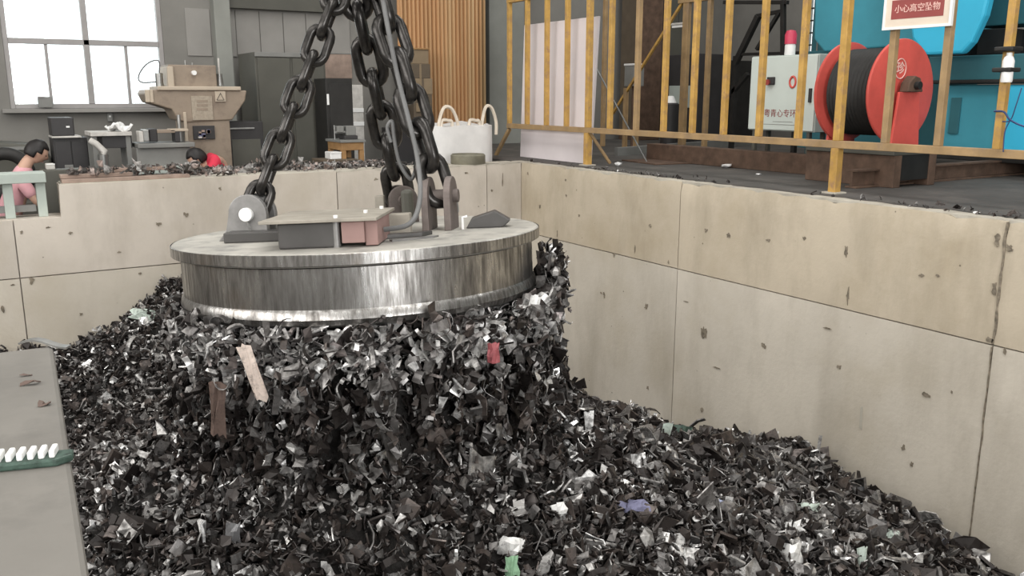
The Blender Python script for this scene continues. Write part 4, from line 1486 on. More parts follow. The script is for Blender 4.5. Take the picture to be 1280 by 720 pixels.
rbox('machine_block', 'low black machine block between the yellow uprights', 'machine', M['black'], 876, 76, 908, 188, 10.5, 0.8,
     parts=(('guard', M['rust'], (0.45, 0.9, 0.45, 0.9), 0.05), ('cover', M['dk_box'], (0.05, 0.5, 0.05, 0.5), 0.05)))
a, b, c, d = prect(779, 82, 794, 108, 8.9)
gi = thing('wall_instrument', 'small white and grey instrument box left of the diagonal handrail', 'instrument', (8.9, (a + b) / 2, 0))
MB().box(0, 0.2, -0.12, 0.12, c, d).build('body', M['grey_mc'], gi, bevel=0.01)
MB().box(-0.01, 0.21, -0.125, 0.125, d, d + 0.03).build('lid', M['white'], gi, bevel=0.004)
MB().cyl((0.1, 0, 0), (0.1, 0, c), 0.03, n=10).build('stand', M['rust'], gi, smooth=40)
a, b, c, d = prect(834, 147, 846, 123, 8.4)
cn = at(838, 125, 'x', 8.8)
fb = thing('funnel', 'small white cone on a dark drum behind the fence', 'funnel', (8.8, cn.y, 0))
MB().lathe([(0, cn.z - 0.04), (0.09, cn.z - 0.04), (0.05, cn.z + 0.05), (0.02, cn.z + 0.06), (0, cn.z + 0.06)], 16).build('cone', M['white'], fb, smooth=40)
MB().lathe([(0, 0), (0.13, 0), (0.13, cn.z - 0.06), (0.10, cn.z - 0.04), (0, cn.z - 0.04)], 20).build('drum', M['dk_box'], fb, smooth=40)
lp_ = at(848, 33, 'x', 9.4)
lm = thing('strip_lamp', 'white slanting strip lamp hanging behind the diagonal handrail', 'lamp', lp_)
MB().box(-0.03, 0.03, -0.12, 0.12, -0.02, 0.02).build('tube', M['white'], lm, bevel=0.008)
MB().box(-0.05, 0.05, -0.16, 0.16, 0.02, 0.05).build('shade', M['offwhite'], lm, bevel=0.006)
MB().cyl((0, 0, 0.05), (0, 0, 7.0 - lp_.z), 0.008, n=6).build('hanger', M['black'], lm)
# black steel braces
fx = 9.6
bf = thing('black_steel_frame', 'black angled steel frame above the mint cabinet', 'frame', (fx, 8.0, 0))
bp_ = lambda px, py: at(px, py, 'x', fx) - Vector((fx, 8.0, 0))
for (a, b), (c, d), w in (((918, 82), (948, 20), 0.075), ((946, 20), (977, 14), 0.05), ((974, 16), (946, 62), 0.05), ((979, 0), (979, 72), 0.06), ((925, 68), (1000, 66), 0.04), ((912, 120), (935, 92), 0.06), ((905, 3), (985, 3), 0.05)):
    MB().bar(bp_(a, b), bp_(c, d), w).build('member', M['black'], bf, bevel=0.004)
for a in (920, 1000):
    p = bp_(a, 70)
    MB().box(-0.03, 0.03, p.y - 0.03, p.y + 0.03, 0, p.z).build('leg', M['black'], bf)
rbox('grey_duct', 'grey sheet-metal housing behind the beacon lamp', 'duct', M['teal_dk'], 1015, -80, 1030, 180, 9.9, 0.5, parts=(('seam', M['grey_mc'], (0.45, 0.55, 0.1, 0.98), 0.015),))

# ------------------------------------------------------------------ workshop behind the pit
# corrugated sheet
ysh = YR - 0.45
xa_, xb_ = at(498, 60, 'y', ysh).x, at(606, 60, 'y', ysh).x
cs = MB()
vs, fs = [], []
k = 0
x = xa_
step = (xb_ - xa_) / 22
pr = [(0, 0), (0.28, 0), (0.42, -0.05), (0.78, -0.05), (0.92, 0)]
line = []
for i in range(22):
    for u, d in pr:
        line.append((xa_ + (i + u) * step, ysh + d))
line.append((xb_, ysh))
n = len(line)
vs = [(a, b, ZF) for a, b in line] + [(a, b, 4.2) for a, b in line] + [(a, b + 0.02, ZF) for a, b in line] + [(a, b + 0.02, 4.2) for a, b in line]
for i in range(n - 1):
    fs += [(i, i + 1, n + i + 1, n + i), (2 * n + i + 1, 2 * n + i, 3 * n + i, 3 * n + i + 1)]
cs.add(vs, fs)
tag(cs.build('corrugated_sheet', M['corr']), 'tall orange-brown corrugated metal sheet standing at the rear wall', 'metal sheet')

# bulk bag
X0, X1, Z0, Z1 = rect(545, 157, 623, 205, 9.5)
bgx = (X0 + X1) / 2
bw = (X1 - X0) / 2
bk = thing('bulk_bag', 'white woven bulk bag with lifting loops standing behind the pit corner', 'bag', (bgx, 9.85, ZF))
H_ = Z1 - ZF
V = []
F_ = []
rows = 14
cols = 32
bm = MB()
for j in range(rows + 1):
    v = j / rows
    for i in range(cols):
        t = 2 * PI * i / cols
        ct, st_ = math.cos(t), math.sin(t)
        k = (abs(ct) ** 5 + abs(st_) ** 5) ** (-1 / 5)
        nz_ = noise.noise(Vector((ct * 2, st_ * 2, v * 5)))
        V.append((bw * k * ct * (1 + 0.03 * nz_), 0.33 * k * st_ * (1 + 0.03 * nz_), v * H_ + (0.05 * noise.noise(Vector((ct * 3, st_ * 3, 7))) if j == rows else 0)))
for j in range(rows):
    for i in range(cols):
        a, b = j * cols + i, j * cols + (i + 1) % cols
        F_.append((a, b, b + cols, a + cols))
F_.append(tuple(reversed(range(cols))))
F_.append(tuple(rows * cols + i for i in range(cols)))
bm.add(V, F_)
bm.build('bag_body', M['bag'], bk, smooth=60)
for a, b, t_ in ((549, 573, 135), (552, 566, 150), (587, 600, 150), (603, 621, 134)):
    p0, p1 = at(a, 160, 'y', 9.56), at(b, 160, 'y', 9.56)
    zt_ = at((a + b) / 2, t_, 'y', 9.56).z
    q = lambda p, z: Vector((p[0] - bgx, 9.56 - 9.85 + 0.02, z - ZF))
    sl = MB().tube(spline([q((p0.x, 0), Z1 - 0.12), q((p0.x + 0.01, 0), Z1 + 0.04), q(((p0.x * 0.7 + p1.x * 0.3), 0), zt_), q(((p0.x * 0.3 + p1.x * 0.7), 0), zt_ - 0.01), q((p1.x, 0), Z1 + 0.04), q((p1.x, 0), Z1 - 0.12)], 6), 0.022, 6)
    sl.build('lifting_loop', M['strap'], bk, smooth=60)
p = at(585, 200, 'y', 9.2)
tb = MB().lathe([(0, 0), (0.20, 0), (0.205, 0.01), (0.205, 0.10), (0.19, 0.115), (0.185, 0.105), (0.185, 0.06), (0, 0.06)], 36, (p.x, 9.2, 0.0))
tag(tb.build('shallow_tub', M['olive'], smooth=40), 'shallow olive round tub on the wall in front of the bulk bag', 'tub')


def wbox(name, label, cat, mat, px0, py0, px1, py1, Y, depth, z0=None, bevel=0.008, parts=()):
    X0, X1, Z0, Z1 = rect(px0, py0, px1, py1, Y)
    zb = Z0 if z0 is None else z0
    root = thing(name, label, cat, ((X0 + X1) / 2, Y, zb))
    w, h = (X1 - X0) / 2, Z1 - zb
    MB().box(-w, w, 0, depth, 0, h).build('body', mat, root, bevel=bevel)
    for nm, m_, (u0, u1, v0, v1), pr in parts:
        MB().box(-w + 2 * w * u0, -w + 2 * w * u1, -pr, 0, h * v0, h * v1).build(nm, m_, root, bevel=min(0.005, pr / 3))
    return root


# stacked cartons on a stand
wbox('carton_stand', 'dark stand carrying the brown cartons beside the corrugated sheet', 'stand', M['carton_dk'], 518, 118, 541, 205, 12.0, 0.4, ZF, parts=(('shelf_board', M['carton'], (0.1, 0.9, 0.86, 0.93), 0.02), ('door', M['rust'], (0.15, 0.85, 0.3, 0.8), 0.015)))
wbox('carton', 'square brown carton on the dark stand, lowest of the stack', 'carton', M['carton'], 516, 98, 541, 118, 12.0, 0.4, parts=(('tape', M['carton_dk'], (0.45, 0.55, 0, 1), 0.003),))
wbox('carton', 'dark brown carton in the middle of the stack', 'carton', M['carton_dk'], 513, 80, 538, 98, 12.0, 0.4, parts=(('tape', M['carton'], (0.45, 0.55, 0, 1), 0.003),))
wbox('wooden_tray', 'light brown open tray on top of the carton stack', 'tray', M['carton'], 511, 60, 536, 80, 12.05, 0.3, parts=(('rim', M['wood'], (0.0, 1.0, 0.9, 1.0), 0.02),))
X0, X1, Z0, Z1 = rect(519, 152, 547, 160, 11.3)
tg = thing('small_table', 'dark bench with a white sheet on top left of the bulk bag', 'bench', ((X0 + X1) / 2, 11.3, ZF))
w = (X1 - X0) / 2
MB().box(-w - 0.25, w, 0, 0.6, 0.0, Z0 - ZF).build('cabinet', M['dk_box'], tg, bevel=0.01)
MB().box(-w, w + 0.02, -0.02, 0.5, Z0 - ZF, Z0 - ZF + 0.03).build('white_sheet', M['offwhite'], tg, bevel=0.004)

# big dark grey-green press cabinets
wbox('press_cabinet', 'big dark grey-green machine cabinet behind the slim chain', 'machine', M['dk_green'], 322, 66, 409, 205, 11.9, 0.8, ZF,
     parts=(('door', M['dk_green'], (0.03, 0.48, 0.03, 0.97), 0.02), ('door', M['dk_green'], (0.52, 0.97, 0.03, 0.97), 0.02), ('top_strip', M['grey_mc'], (0, 1, 0.975, 1.0), 0.03)))
wbox('press_cabinet', 'lower dark machine with a bright edge left of the big grey-green cabinet', 'machine', M['dk_box'], 285, 152, 330, 205, 11.4, 0.5, ZF,
     parts=(('bright_edge', M['steel'], (0.02, 0.75, 0.935, 0.95), 0.02), ('drawer', M['dk_green'], (0.1, 0.9, 0.6, 0.85), 0.015)))
wbox('black_locker', 'narrow black locker with a small white tag right of the slim chain', 'locker', M['black'], 409, 98, 442, 205, 11.3, 0.45, ZF,
     parts=(('tag', M['white'], (0.02, 0.10, 0.83, 0.90), 0.012), ('door', M['black'], (0.12, 0.97, 0.02, 0.97), 0.01)))
wbox('paper_roll', 'pale lattice panel leaning between the black locker and the thick chain', 'panel', M['offwhite'], 441, 106, 455, 200, 12.2, 0.06, ZF,  # bright gap of light painted as an off-white panel
     parts=(('slat', M['white'], (0.0, 1.0, 0.80, 0.83), 0.01), ('slat', M['white'], (0.0, 1.0, 0.70, 0.73), 0.01)))
wbox('rear_panel', 'pinkish grey panel on the rear wall above the black locker', 'panel', M['plank'], 405, 66, 440, 98, YR - 0.05, 0.05, parts=(('edge', M['grey_mc'], (0, 1, 0.95, 1), 0.01),))
bn = wbox('wood_bench', 'orange-brown wooden bench below the thick chain', 'bench', M['wood'], 427, 178, 455, 188, 10.6, 0.5)
X0, X1, Z0, Z1 = rect(427, 178, 455, 188, 10.6)
w = (X1 - X0) / 2
MB().box(-w - 0.02, w + 0.02, -0.02, 0.52, Z1 - Z0, Z1 - Z0 + 0.03).build('bench_top', M['grey_mc'], bn, bevel=0.004)
for s_ in (-1, 1):
    MB().box(s_ * (w - 0.03) - 0.03, s_ * (w - 0.03) + 0.03, 0.0, 0.06, ZF - Z0, 0).build('leg', M['wood'], bn, bevel=0.004)
    MB().box(s_ * (w - 0.03) - 0.03, s_ * (w - 0.03) + 0.03, 0.44, 0.5, ZF - Z0, 0).build('leg', M['wood'], bn, bevel=0.004)
vz = Z1 + 0.03
vc = thing('bench_vise', 'dark bench vise on the orange-brown bench', 'vise', ((X0 + X1) / 2, 10.8, vz))
MB().box(-0.06, 0.12, -0.08, 0.12, 0.0, 0.05).build('base', M['dk_box'], vc, bevel=0.008)
MB().box(-0.02, 0.11, -0.05, 0.08, 0.05, 0.17).build('jaw', M['grey_mc'], vc, bevel=0.008)
MB().box(-0.14, -0.05, -0.05, 0.08, 0.09, 0.17).build('jaw', M['grey_mc'], vc, bevel=0.008)
MB().cyl((-0.16, 0.0, 0.09), (0.1, 0.0, 0.09), 0.02, n=10).build('screw', M['steel'], vc, smooth=40)
MB().cyl((-0.16, -0.0, 0.0), (-0.16, 0.0, 0.18), 0.010, n=8).build('handle', M['steel'], vc)
wbox('white_box', 'small white box beside the orange-brown bench', 'box', M['white'], 413, 190, 427, 199, 10.6, 0.2, parts=(('lid', M['white'], (0, 1, 0.8, 1), 0.006),))
tag(MB().box(3.75, 4.2, 10.5, 10.95, ZF, rect(413, 190, 427, 199, 10.6)[2]).build('crate', M['carton_dk'], bevel=0.01), 'dark crate under the small white box behind the pit wall', 'crate')

# milling machine
YM = 11.2
ml = lambda px, py: at(px, py, 'y', YM)
mroot = thing('milling_machine', 'brown-beige milling machine standing below the window', 'milling machine', (ml(262, 150).x, YM, ZF))
ox, oz = ml(262, 150).x, ZF


def mbox(name, mat, px0, py0, px1, py1, y0, y1, parent=mroot, bevel=0.01, bottom=None):
    X0, X1, Z0, Z1 = rect(px0, py0, px1, py1, YM)
    if bottom is not None:
        Z0 = bottom
    return MB().box(X0 - ox, X1 - ox, y0, y1, Z0 - oz, Z1 - oz).build(name, mat, parent, bevel=bevel)


colm = mbox('column', M['mill'], 233, 118, 288, 210, 0.0, 0.6, bottom=ZF)
q = lambda px, py: (ml(px, py).x - ox, -0.02, ml(px, py).z - oz)
rm = MB().prism([q(180, 117), q(186, 128), q(215, 137), q(222, 150), q(234, 153), q(290, 150), q(306, 126), q(308, 113), q(183, 112)], (0, 0.5, 0)).build('ram', M['mill'], mroot, bevel=0.015)
mbox('ram_cap', M['mill_lt'], 181, 112, 187, 128, -0.04, 0.0, rm)
mbox('ram_trim', M['mill_lt'], 187, 112, 191, 128, -0.035, 0.0, rm, 0.004)
mbox('head_box', M['mill'], 212, 81, 272, 109, 0.05, 0.5)
mbox('head_side', M['mill_lt'], 210, 83, 218, 110, 0.02, 0.5)
mbox('ram_plate', M['mill_lt'], 196, 108, 300, 113, -0.05, 0.5)
kx = ml(243, 91)
MB().cyl((kx.x - ox, 0.0, kx.z - oz), (kx.x - ox, 0.06, kx.z - oz), 0.028, n=16).build('round_knob', M['white'], mroot, smooth=40)
for a, b, c in ((235, 79, 76), (244, 82, 79)):
    t_ = ml(a, b)
    MB().cyl((t_.x - ox, 0.15, t_.z - oz - 0.02), (t_.x - ox, 0.15, t_.z - oz + 0.04), 0.008, n=8).build('lever', M['steel'], mroot)
t_, u_ = ml(203, 109), ml(203, 91)
mo = MB().cyl((t_.x - ox, 0.15, t_.z - oz), (t_.x - ox, 0.15, u_.z - oz), 0.045, n=16).build('motor', M['steel'], mroot, smooth=40)
MB().tube(spline([(ml(a, b).x - ox, 0.15, ml(a, b).z - oz) for a, b in ((202, 91), (202, 77), (196, 75), (186, 80), (178, 90), (176, 99), (182, 103), (200, 102))]), 0.008, 6).build('hose', M['cable'], mo, smooth=60)
t_, u_, v_ = ml(280, 107), ml(279, 92), ml(278, 72)
mo = MB().cyl((t_.x - ox, 0.2, t_.z - oz), (u_.x - ox, 0.2, u_.z - oz), 0.045, 0.035, n=16).build('motor', M['steel'], mroot, smooth=40)
MB().cyl((u_.x - ox, 0.2, u_.z - oz), (v_.x - ox, 0.2, v_.z - oz), 0.012, n=8).build('rod', M['offwhite'], mo)
pl_ = mbox('printed_plate', M['plate'], 239, 120, 265, 150, -0.035, -0.022, bevel=0.002)
for k in range(3):
    mbox('print_line', M['mill'], 245, 125 + k * 5, 259, 128 + k * 5, -0.038, -0.034, pl_, 0)
wp = mbox('warning_plate', M['mill_lt'], 268, 114, 281, 127, -0.04, -0.021, bevel=0.002)
tri = [ml(a, b) for a, b in ((270, 125), (279, 125), (274.5, 116.5))]
MB().tube([(p.x - ox, -0.042, p.z - oz) for p in tri], 0.006, 4, closed=True).build('warning_triangle', M['black'], wp)
mbox('tool_recess', M['dk_box'], 241, 157, 268, 174, -0.03, 0.0, bevel=0.004)
for k in range(9):
    X0, X1, Z0, Z1 = rect(242, 158, 267, 173, YM)
    a, b = random.uniform(X0, X1 - 0.05), random.uniform(Z0, Z1 - 0.04)
    MB().box(a - ox, a - ox + random.uniform(0.02, 0.06), -0.06, -0.03, b - oz, b - oz + random.uniform(0.02, 0.05)).build('tool_bit', random.choice([M['offwhite'], M['pc_blue'], M['plank']]), mroot)
mbox('front_rail', M['mill_lt'], 231, 140, 235, 208, -0.03, 0.0)
sp_ = MB()
a, b, c, d = ml(220, 138), ml(220, 160), ml(222, 176), ml(222, 168)
sp_.cyl((a.x - ox, -0.12, a.z - oz - 0.05), (a.x - ox, -0.12, b.z - oz), 0.022, n=10)
sp_.cyl((a.x - ox, -0.12, b.z - oz), (a.x - ox, -0.12, c.z - oz), 0.06, 0.05, n=14)
sp_.build('spindle', M['steel'], mroot, smooth=40)
mbox('table', M['grey_mc'], 166, 177, 236, 183, -0.35, 0.1)
mbox('splash_tank', M['grey_mc'], 166, 183, 232, 207, -0.30, -0.26)
mbox('tank_floor', M['mint_side'], 164, 205, 240, 214, -0.38, 0.2)
mbox('knee', M['mill'], 200, 183, 233, 210, -0.25, 0.0, bottom=ZF)
mbox('vise_block', M['dk_box'], 181, 160, 191, 176, -0.3, -0.1)
for a, b, c, d, m_ in ((168, 163, 173, 176, 'offwhite'), (173, 161, 180, 175, 'steel'), (190, 161, 212, 165, 'mill'), (206, 160, 228, 163, 'mill_lt'), (212, 163, 218, 176, 'dk_box')):
    mbox('fixture', M[m_], a, b, c, d, -0.33, -0.12, bevel=0.006)

# saw bench left of the milling machine
YB = 11.0
X0, X1, Z0, Z1 = rect(113, 165, 165, 170, YB)
sb = thing('work_table', 'grey work table with white cloth and funnel left of the milling machine', 'table', ((X0 + X1) / 2, YB, ZF))
w = (X1 - X0) / 2
MB().box(-w, w, 0, 0.55, Z0 - ZF, Z1 - ZF).build('table_top', M['offwhite'], sb, bevel=0.004)
MB().box(-w + 0.12, w, 0.05, 0.5, Z0 - ZF - 0.14, Z0 - ZF).build('apron', M['dk_box'], sb, bevel=0.004)
for s_ in (-1, 1):
    MB().box(s_ * (w - 0.04) - 0.025, s_ * (w - 0.04) + 0.025, 0.04, 0.09, 0, Z0 - ZF).build('leg', M['grey_mc'], sb)
    MB().box(s_ * (w - 0.04) - 0.025, s_ * (w - 0.04) + 0.025, 0.46, 0.51, 0, Z0 - ZF).build('leg', M['grey_mc'], sb)
p = at(130, 205, 'y', YB - 0.1)
pt = at(130, 193, 'y', YB - 0.1)
fn = thing('metal_funnel_pipe', 'grey downpipe with a bent white spout under the work table', 'pipe', (p.x, YB - 0.1, ZF))
MB().cyl((0, 0, 0), (0, 0, pt.z - ZF), 0.04, 0.055, n=16).build('pipe', M['steel'], fn, smooth=40)
MB().tube([(0, 0, pt.z - ZF), (0.02, 0, pt.z - ZF + 0.03), (-0.06, 0, pt.z - ZF + 0.12), (-0.12, 0.02, pt.z - ZF + 0.16)], 0.035, 10).build('spout', M['offwhite'], fn, smooth=60)
V, T = sheet(6, 4, lambda u, v: ((u - 0.5) * 0.22, (v - 0.5) * 0.3, 0.05 + 0.05 * math.sin(u * 7 + v * 3) * math.cos(v * 6)), 0.03)
o = bpy.data.objects.new('white_cloth', np_mesh('white_cloth', V, T))
COL.objects.link(o)
pc_ = at(152, 163, 'y', YB)
o.location = (pc_.x, YB + 0.2, Z1 + 0.01)
o.data.materials.append(M['white'])
tag(o, 'crumpled white cloth lying on the work table', 'cloth')

# printer on its dark cabinet
wbox('grey_cupboard', 'wide dark grey cupboard below the window', 'cupboard', M['dk_box'], 68, 172, 112, 215, 11.6, 0.5, ZF,
     parts=(('door', M['dk_box'], (0.04, 0.49, 0.05, 0.97), 0.015), ('door', M['dk_box'], (0.51, 0.96, 0.05, 0.97), 0.015), ('label', M['grey_mc'], (0.25, 0.5, 0.72, 0.76), 0.02)))
Zp = rect(68, 172, 112, 215, 11.6)[3]
X0, X1, Z0, Z1 = rect(64, 147, 93, 171, 11.6)
pn = thing('printer', 'black printer with a pale paper tray on the dark cupboard', 'printer', ((X0 + X1) / 2, 11.6, Zp))
w = (X1 - X0) / 2
MB().box(-w, w, 0.02, 0.42, 0.02, Z1 - Zp).build('body', M['dk_box'], pn, bevel=0.012)
MB().box(-w - 0.01, w + 0.06, -0.06, 0.40, 0.0, 0.02).build('paper_tray', M['offwhite'], pn, bevel=0.004)
MB().box(w * 0.3, w * 0.6, 0.012, 0.02, (Z1 - Zp) * 0.5, (Z1 - Zp) * 0.58).build('display', M['white'], pn)
wbox('wall_socket', 'small dark wall switch box under the window sill', 'switch box', M['grey_mc'], 134, 141, 141, 152, YR - 0.05, 0.05, parts=(('switch', M['white'], (0.3, 0.7, 0.5, 0.7), 0.01),))
wbox('sill_box', 'grey box silhouetted on the window sill', 'box', M['grey_mc'], 48, 121, 66, 134.5, YR - 0.17, 0.12, parts=(('flap', M['frame_al'], (0.0, 0.45, 0.9, 1.06), 0.01),))
# dark rounded machines at the far left
dm = thing('covered_machine', 'dark humped machine under a dull cover at the far left', 'machine', (at(15, 190, 'y', 11.8).x, 11.8, ZF))
ht = at(10, 178, 'y', 11.8).z - ZF
MB().prism([(-0.9, 0, 0), (0.42, 0, 0), (0.40, 0, ht * 0.86), (0.3, 0, ht * 0.97), (-0.1, 0, ht), (-0.9, 0, ht * 0.97)], (0, 0.6, 0)).build('cover', M['dk_green'], dm, bevel=0.03)
MB().box(-0.9, 0.36, -0.02, 0.0, ht * 0.93, ht * 0.96).build('trim', M['grey_mc'], dm)
tyre = MB()
pt = at(6, 206, 'y', 11.0)
tyre.tube([(pt.x + 0.22 * math.cos(2 * PI * k / 32), 11.0, pt.z - 0.10 + 0.22 * math.sin(2 * PI * k / 32)) for k in range(32)], 0.07, 10, closed=True)
tag(tyre.build('worn_car_tyre', M['rubber'], smooth=60), 'black tyre standing behind the pale green bench', 'tyre')
tag(MB().box(pt.x - 0.3, pt.x + 0.3, 10.8, 11.2, ZF, pt.z - 0.39).build('tyre_block', M['dk_green'], bevel=0.01), 'dark block under the black tyre', 'block')

# pale green bench in the wall notch
gb0 = thing('pale_green_bench', 'pale green painted steel bench standing in the wall notch', 'bench', (0.2, YW + 0.18, -0.30))
px_ = lambda a, b: at(a, b, 'y', YW + 0.12)
t0, t1 = px_(-30, 213), px_(56, 215)
zt0 = t1.z + 0.30
MB().box(-1.2, t1.x - 0.2, -0.12, 0.14, zt0 - 0.09, zt0).build('bench_top', M['mint_bench'], gb0, bevel=0.006)
for a, b in ((4, 17), (46, 58)):
    u0, u1 = px_(a, 245).x, px_(b, 245).x
    MB().box(u0 - 0.2, u1 - 0.2, -0.06, 0.04, 0.0, zt0 - 0.09).build('leg', M['mint_bench'], gb0, bevel=0.005)
MB().box(-1.2, px_(46, 262).x - 0.2, -0.03, 0.03, 0.05, 0.11).build('stretcher', M['grey_mc'], gb0, bevel=0.004)
bw_ = wbox('white_carton', 'small pale carton on the bench beside the pink-shirted worker', 'carton', M['offwhite'], 58, 205, 69, 212, 9.9, 0.15, parts=(('flap', M['white'], (0, 1, 0.85, 1.05), 0.004),))

zc_ = rect(58, 205, 69, 212, 9.9)
tag(MB().box(zc_[0] - 0.06, zc_[1] + 0.25, 9.84, 10.04, ZF, zc_[2]).build('parts_bin', M['dk_green'], bevel=0.01), 'dark green parts bin under the small pale carton', 'bin')

# planks and heaps of scrap behind the back wall
zz = 0.001
for i, (a, b, c, d, lb) in enumerate(((70, 232, 236, 222, 'long pinkish plank lying along the top of the back wall'), (70, 226, 165, 219, 'short pinkish plank lying behind the long plank'),
                                     (112, 221, 205, 215, 'pale reddish board on top of the two planks'))):
    p0, p1 = at(a, b, 'y', YW + 0.12 + 0.09 * i), at(c, d, 'y', YW + 0.12 + 0.09 * i)
    zz = 0.0 + i * 0.036
    yq = YW + 0.13 + 0.085 * i
    tag(MB().box(max(p0.x, 0.73), p1.x, yq - 0.07, yq + 0.075, zz, zz + 0.034).build('plank', M['plank'], bevel=0.004), lb, 'plank')
mb_ = MB()
hx = np.linspace(1.85, 4.3, 70)
rows_ = 9
vs = []
for j in range(rows_):
    v = j / (rows_ - 1)
    for x in hx:
        top = 0.02 - 0.10 * math.exp(-((x - 2.25) / 0.3) ** 2) + 0.04 * math.sin(x * 3.1) + 0.05 * noise.noise(Vector((x * 2, v * 3, 0))) + 0.06 * math.exp(-((x - 2.9) / 0.35) ** 2)
        zt_ = (-1.0 + (top + 1.0) * math.sin(PI * min(1, v * 1.6 + 0.34) * 0.5 if v < 0.5 else PI * (0.5 + (v - 0.5)))) if v not in (0,) else -0.06
        vs.append((x, YW + 0.37 + 0.55 * v, zt_))
fs = [(j * 70 + i, j * 70 + i + 1, (j + 1) * 70 + i + 1, (j + 1) * 70 + i) for j in range(rows_ - 1) for i in range(69)]
mb_.add(vs, fs)
hb = mb_.build('sorted_scrap_heap', M['scrap_bed'])
tag(hb, 'low heap of dull metal bits along the top of the back wall', 'scrap heap', kind='stuff')
nn = 1300
sel = rng.integers(0, len(vs), nn)
Pq = np.array(vs)[sel] + rng.normal(0, 0.03, (nn, 3)) * np.array([1.6, 1, 0.5])
Pq[:, 1] = np.maximum(Pq[:, 1], YW + 0.40)
ok = Pq[:, 2] > -0.2
Pq = Pq[ok]
Pq[:, 2] = np.maximum(Pq[:, 2], 0.02)
cov = bpy.data.objects.new('scrap_bits', scatter('scrap_bits', Pq, 0.055 * np.exp(rng.normal(0, 0.35, len(Pq)))))
COL.objects.link(cov)
cov.parent = hb
cov.data.materials.append(M['bits'])
cov['kind'] = 'stuff'
nb_ = 230
Pq = np.stack([rng.uniform(0.8, 2.0, nb_), YW + rng.uniform(0.10, 0.5, nb_), np.full(nb_, 0.09) + rng.uniform(-0.02, 0.03, nb_)], -1)
Pq[:, 2] = np.where(Pq[:, 1] > YW + 0.36, 0.02, Pq[:, 2])
Pq[:, 1] = np.minimum(Pq[:, 1], YW + 0.35)
cov = bpy.data.objects.new('scrap_bits', scatter('scrap_bits', Pq, 0.05 * np.exp(rng.normal(0, 0.4, nb_))))
COL.objects.link(cov)
cov.parent = hb
cov.data.materials.append(M['bits'])
cov['kind'] = 'stuff'
nn = 110
Pq = np.stack([rng.uniform(2.0, 4.6, nn), YW + rng.uniform(0.06, 0.36, nn), np.full(nn, 0.02)], -1)
cov = bpy.data.objects.new('scrap_bits', scatter('scrap_bits', Pq, 0.045 * np.exp(rng.normal(0, 0.35, nn))))
COL.objects.link(cov)
cov.parent = hb
cov.data.materials.append(M['bits'])
cov['kind'] = 'stuff'

# ------------------------------------------------------------------ things on the left ledge
p = at(20, 572, 'z', 0.02)
br = thing('ridged_scraper', 'white ridged plastic brush lying on the grey ledge', 'brush', (p.x, p.y, 0.0), rz=math.radians(-16))
back_ = MB().prism([(-0.22, -0.028, 0.0), (0.085, -0.028, 0.0), (0.115, -0.005, 0.0), (0.11, 0.03, 0.0), (-0.22, 0.032, 0.0)], (0, 0, 0.018)).build('brush_back', M['pc_dkgreen'], br, bevel=0.005)
for k in range(14):
    x = -0.21 + k * 0.0215
    MB().box(x, x + 0.012, -0.020, 0.024, 0.018, 0.036).build('bristle_row', M['white'], br, bevel=0.003)
p = at(42, 431, 'z', 0.0)
V, T = sheet(6, 2, lambda u, v: ((u - 0.5) * 0.16, (v - 0.5) * 0.03, 0.010 + 0.012 * math.sin(u * 5)), 0.006)
o = bpy.data.objects.new('metal_shard', np_mesh('metal_shard', V, T))
COL.objects.link(o)
o.location = (p.x + 0.03, p.y - 0.04, 0.004)
o.rotation_euler = (0, 0, -0.6)
o.data.materials.append(M['steel'])
tag(o, 'bent shiny metal shard on the far corner of the grey ledge', 'scrap piece')
for a, b, s_, lb in ((38, 481, 0.045, 'dark crumb of scrap on the grey ledge'), (33, 470, 0.03, 'tiny pale chip beside the dark crumb on the ledge'), (56, 507, 0.03, 'thin chip at the edge of the grey ledge')):
    p = at(a, b, 'z', 0)
    V, T = tmpl_flake()
    V[:, 2] -= V[:, 2].min()
    o = bpy.data.objects.new('scrap_crumb', np_mesh('scrap_crumb', V * s_, T))
    COL.objects.link(o)
    o.location = p
    o.data.materials.append(M['pc_brown'])
    tag(o, lb, 'crumb')


# ------------------------------------------------------------------ people
def skin_obj(name, joints, edges, mat, parent, sub=2):
    me = bpy.data.meshes.new(name)
    keys = list(joints)
    me.from_pydata([joints[k][0] for k in keys], [(keys.index(a), keys.index(b)) for a, b in edges], [])
    o = bpy.data.objects.new(name, me)
    COL.objects.link(o)
    o.parent = parent
    me.materials.append(mat)
    md = o.modifiers.new('skin', 'SKIN')
    sv = me.skin_vertices[0].data
    for i, k in enumerate(keys):
        r = joints[k][1]
        sv[i].radius = (r, r) if isinstance(r, (int, float)) else r
    sv[0].use_root = True
    md.use_smooth_shade = True
    s = o.modifiers.new('sub', 'SUBSURF')
    s.levels = s.render_levels = sub
    return o


